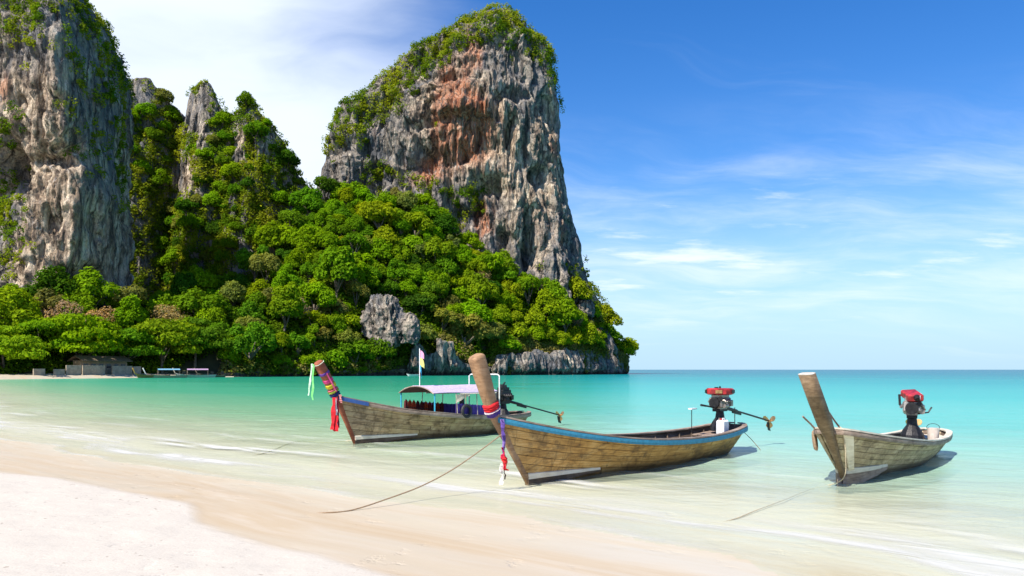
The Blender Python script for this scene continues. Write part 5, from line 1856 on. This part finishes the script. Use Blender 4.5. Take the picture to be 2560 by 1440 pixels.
# garlands on the red prow
ga = thing_at('prow_garland', Bb, 'bright garlands and ribbons tied round the red prow of the canopied boat', 'garland')
for f0, f1, gr, nm, col in ((4.05, 4.35, 0.020, 'yellow_garland', (0.65, 0.55, 0.04)), (3.50, 3.72, 0.034, 'lime_garland', (0.40, 0.50, 0.06)), (3.00, 3.42, 0.036, 'navy_wrap', (0.03, 0.04, 0.16)),
                            (3.74, 3.90, 0.028, 'pink_wrap', (0.65, 0.16, 0.20)), (5.12, 5.30, 0.012, 'violet_wrap', (0.13, 0.05, 0.28)), (4.5, 4.75, 0.012, 'pink_ribbon', (0.62, 0.06, 0.22)),
                            (5.98, 6.2, 0.014, 'pale_wrap', (0.55, 0.62, 0.50))):
    nB = len(ringsB) - 1
    m, c = wrap_band(None, ringsB, f0 / nB, f1 / nB, gr, nm, M_CLOTH, col, '', seed=int(f0 * 7))
    m.build(nm, M_CLOTH, ga, color=c)
tB = Vector((-1.20, 0.0, 2.14))
for nm, top, ln, sw, wd, col, sd in (('lime_ribbon', tB + Vector((-0.13, 0.04, 0)), 0.93, (-0.02, 0.01), 0.055, (0.24, 0.75, 0.22), 1), ('pale_ribbon', tB + Vector((-0.15, 0.06, 0.01)), 0.82, (-0.09, 0.04), 0.05, (0.62, 0.80, 0.60), 2),
                                     ('red_ribbon', Vector((-0.80, -0.13, 1.27)), 0.84, (-0.08, -0.02), 0.12, (0.62, 0.02, 0.03), 3), ('white_ribbon', Vector((-0.77, -0.14, 1.26)), 0.78, (0.02, -0.03), 0.06, (0.70, 0.66, 0.66), 4),
                                     ('maroon_ribbon', Vector((-0.72, -0.14, 1.27)), 0.80, (0.03, -0.02), 0.08, (0.30, 0.02, 0.05), 5), ('red_ribbon', Vector((-0.78, -0.16, 0.80)), 0.42, (-0.01, -0.02), 0.15, (0.66, 0.02, 0.03), 6),
                                     ('pink_ribbon', Vector((-0.64, -0.16, 1.34)), 0.22, (0.03, -0.02), 0.07, (0.66, 0.25, 0.25), 7)):
    m = MB()
    cloth_strip(m, hang(top, ln, sw, 10, sd, 0.012), [wd * (0.8 + 0.25 * math.sin(i * 1.1 + sd)) for i in range(10)], [(0.75 + 0.2 * math.sin(i * 0.8 + sd), -0.65, 0) for i in range(10)], 0.005)
    m.build(nm, M_CLOTH, ga, color=col)
m = MB()
cloth_strip(m, [Vector((-1.03 + 0.30 * f, -0.125 + 0.01 * math.sin(f * 9), 1.90 - 0.48 * f)) for f in np.linspace(0, 1, 9)], 0.05, (0.2, -1, 0.5), 0.008)
m.build('pink_ribbon', M_CLOTH, ga, color=(0.70, 0.10, 0.28))


# ------------------------------------------------------ ropes
def world_of(boat, q, y, z):
    c, s = math.cos(boat.rotation_euler.z), math.sin(boat.rotation_euler.z)
    return Vector((boat.location.x + c * q - s * y, boat.location.y + s * q + c * y, z))


def ground_z(x, y):
    s = float(shore_coord(np.array(x), np.array(y)))
    return float(np.interp(s, [-400, -30, 0, 4.9, 9.6, 14, 20, 40, 90, 300], [3.0, 1.2, 0.33, 0.135, 0.0, -0.14, -0.36, -1.2, -3.0, -6.0]))


def rope(name, pts, r, mat, label):
    P = [Vector(p) for p in pts]
    out = []
    for i in range(len(P) - 1):
        p0, p1, p2, p3 = P[max(i - 1, 0)], P[i], P[i + 1], P[min(i + 2, len(P) - 1)]
        for k in range(8):
            t = k / 8
            out.append(0.5 * ((2 * p1) + (p2 - p0) * t + (2 * p0 - 5 * p1 + 4 * p2 - p3) * t * t + (3 * p1 - p0 - 3 * p2 + p3) * t ** 3))
    out.append(P[-1])
    m = MB()
    m.tube(out, r, 6)
    o = m.build(name, mat)
    return tag(o, label, 'rope', 'mooring ropes')


def gp(px, py, dz=0.012):
    d = FPX * EYE / (py - 924)
    for _ in range(6):
        x = (px - 1280) / FPX * d
        d = FPX * (EYE - ground_z(x, d) - dz) / (py - 924)
    x = (px - 1280) / FPX * d
    return Vector((x, d, ground_z(x, d) + dz))


st = world_of(A, -0.72, -0.06, 0.95)
g1, g2, g3 = gp(880, 1275), gp(810, 1282, 0.006), gp(740, 1287, -0.05)
mids = []
for f, sag in ((0.2, 0.10), (0.4, 0.17), (0.6, 0.17), (0.8, 0.10)):
    p = st.lerp(g1, f)
    p.z -= sag
    mids.append(p)
rope('mooring_rope', [st] + mids + [g1, g2, g3], 0.0095, M_ROPE, 'brown rope sagging from the blue-rimmed boat to the wet sand')
st = world_of(Cb, -0.75, -0.16, 0.98)
hang1 = world_of(Cb, -0.70, -0.20, 0.55)
hang2 = world_of(Cb, -0.62, -0.12, 0.12)
pth = [st + Vector((-0.02, 0.12, 0.03)), st, hang1, hang2, gp(2030, 1222, 0.05), gp(1960, 1250, 0.04), gp(1890, 1276, 0.02), gp(1840, 1296, 0.010), gp(1785, 1310, -0.02)]
rope('mooring_rope', pth, 0.0075, M_PALEROPE, 'pale thin rope trailing from the grey boat into the shallows')
st = world_of(Bb, 0.0, -0.08, 0.12)
rope('mooring_rope', [world_of(Bb, -0.06, -0.09, 0.10), gp(820, 1106, 0.02), gp(740, 1104, 0.02), gp(670, 1130, 0.015), gp(615, 1143, -0.02)], 0.010, M_PALEROPE, 'thin rope running up the sand from the canopied boat')
st = world_of(A, 7.75, -0.10, 0.58)
rope('stern_line', [st, world_of(A, 8.0, -0.3, 0.30), world_of(A, 8.2, -0.5, -0.02)], 0.008, M_ROPE, 'short line from the stern of the blue-rimmed boat into the water')

# ------------------------------------------------------ far end of the bay: wall, hut, small boats
def far_pt(px, dd, z):
    d = float(np.interp(px, cp, c_shore)) + dd
    return Vector(((px - 1280) / FPX * d, d, z))


wall = empty('beach_wall', far_pt(210, 7, 0))
tag(wall, 'low pale concrete wall at the back of the far beach', 'wall')
for a, b, h0, h1, dd in ((83, 112, 0.9, 2.2, 5.0), (134, 161, 0.8, 2.1, 4.6), (165, 202, 0.7, 3.0, 4.8), (206, 262, 0.7, 3.0, 5.0), (280, 330, 0.7, 2.9, 5.2), (333, 352, 0.7, 2.8, 5.3)):
    p0, p1 = far_pt(a, dd, 0) - wall.location, far_pt(b, dd, 0) - wall.location
    d = (p1 - p0).normalized()
    m = MB()
    m.box(((p0 + p1) / 2).to_tuple()[:2] + ((h0 + h1) / 2 - 0.2,), ((p1 - p0).length, 0.3, h1 - h0 + 0.4), Matrix.Rotation(math.atan2(d.y, d.x), 3, 'Z'), 0.03)
    m.build('wall_panel', M_CONCRETE, wall)
hut = empty('beach_hut', far_pt(262, 8.6, -0.2))
tag(hut, 'low tan hut with dark windows under the trees behind the wall', 'hut')
ang = math.atan2(*(far_pt(340, 8.6, 0) - far_pt(210, 8.6, 0)).to_tuple()[1::-1])
hut.rotation_euler.z = ang
m = MB()
m.box((0, 1.5, 2.6), (12.5, 3.0, 3.6), None, 0.03)
m.build('wall', simple('tan_plaster', (0.34, 0.25, 0.16), 0.9, 0, 0.2, 1.0), hut)
m = MB()
m.loft([[Vector((x, -1.3, 4.35)), Vector((x, 1.6, 5.6)), Vector((x, 4.4, 4.35)), Vector((x, 4.4, 4.2)), Vector((x, 1.6, 5.4)), Vector((x, -1.3, 4.2))] for x in (-6.8, 6.8)])
m.build('roof', M_THATCH, hut)
for i in range(6):
    m = MB()
    m.box((-5.1 + 2.04 * i, -0.03, 3.1), (1.35, 0.10, 1.1), None, 0.02)
    w_ = m.build('window', M_RAILWOOD, hut)
    m = MB()
    m.box((-5.1 + 2.04 * i, -0.09, 3.1), (1.15, 0.03, 0.9), None, 0.005)
    m.build('pane', M_GLASS, w_)


def small_boat(px, dd, yaw, length, hull_c, prow_c, roof_c, label, scale=1.0):
    b = empty('moored_boat', far_pt(px, dd, -0.05), yaw)
    tag(b, label, 'boat', 'boats moored at the far beach')
    H = Hull(0.8, [(-0.8, 1.25), (0.2, 1.0), (2.0, 0.75), (5.0, 0.62), (length, 0.8)], length, length - 0.4, 0.85, 0.5)
    m = MB()
    rings = []
    for t in TS[::3]:
        L_ = [H.P(t, w, 1) for w in (0, 0.2, 0.5, 0.98)]
        R_ = [H.P(t, w, -1) for w in (0.2, 0.5, 0.98)]
        rings.append(list(reversed(L_)) + R_)
    m.loft(rings, closed=False, caps=False)
    m.build('hull', M_PAINT, b, color=hull_c)
    prow(b, [(0.1, 0.0), (-0.8, 1.25), (-1.3, 2.4)], [(0.16, 0.14), (0.24, 0.2), (0.26, 0.22)], M_PAINT, roundtop=True)
    b.children[-1].color = (*prow_c, 1)
    if roof_c:
        m = MB()
        rr = []
        for i in range(5):
            q_ = 2.0 + (length - 4.0) * i / 4
            tp = [Vector((q_, -0.95 + 1.9 * k / 8, 2.0 + 0.3 * (1 - abs(-1 + 2 * k / 8) ** 2.2))) for k in range(9)]
            rr.append(tp + [p - Vector((0, 0, 0.05)) for p in reversed(tp)])
        m.loft(rr)
        m.build('canopy', M_CLOTH, b, color=roof_c)
        for q_ in (2.1, length - 2.1):
            for s_ in (-1, 1):
                m = MB()
                m.tube([(q_, s_ * 0.8, 0.5), (q_, s_ * 0.9, 2.0)], 0.04, 5)
                m.build('canopy_post', M_RAILWOOD, b)
    m = MB()
    m.box((length - 1.0, 0, 1.25), (0.7, 0.5, 0.6))
    m.tube([(length - 0.8, 0, 1.2), (length + 2.0, 0, 0.9)], 0.05, 6)
    m.build('motor', M_IRON, b)
    return b


small_boat(346, -2, 0.75, 7.5, (0.30, 0.16, 0.06), (0.52, 0.30, 0.06), None, 'small boat with an orange prow at the far beach')
small_boat(372, -3, 0.55, 9.0, (0.40, 0.30, 0.24), (0.75, 0.73, 0.68), (0.16, 0.34, 0.46), 'longtail boat with a blue canopy and white prow at the far beach')
small_boat(446, -3, 0.45, 9.0, (0.55, 0.50, 0.48), (0.50, 0.40, 0.30), (0.38, 0.25, 0.38), 'longtail boat with a pink canopy at the far beach')
small_boat(500, -2, 0.5, 6.5, (0.16, 0.12, 0.10), (0.25, 0.17, 0.12), None, 'dark open boat beside the pink-canopied boat')
# small white skiff below the dark rock face
sk = empty('skiff', ((1020 - 1280) / FPX * 248, 248, 0), 0.1)
tag(sk, 'small white open skiff drifting below the dark rock face', 'boat')
Hs = Hull(0.5, [(-0.5, 0.75), (1.0, 0.55), (3.4, 0.55)], 3.4, 3.2, 0.7, 0.75)
m = MB()
m.loft([list(reversed([Hs.P(t, w, 1) for w in (0, .3, .98)])) + [Hs.P(t, w, -1) for w in (.3, .98)] for t in TS[::3]], closed=False, caps=False)
m.build('hull', M_WHITE, sk)
m = MB()
m.box((1.6, 0, 0.4), (0.25, 1.1, 0.05))
m.box((2.5, 0, 0.4), (0.25, 1.0, 0.05))
m.build('thwart', M_RAILWOOD, sk)
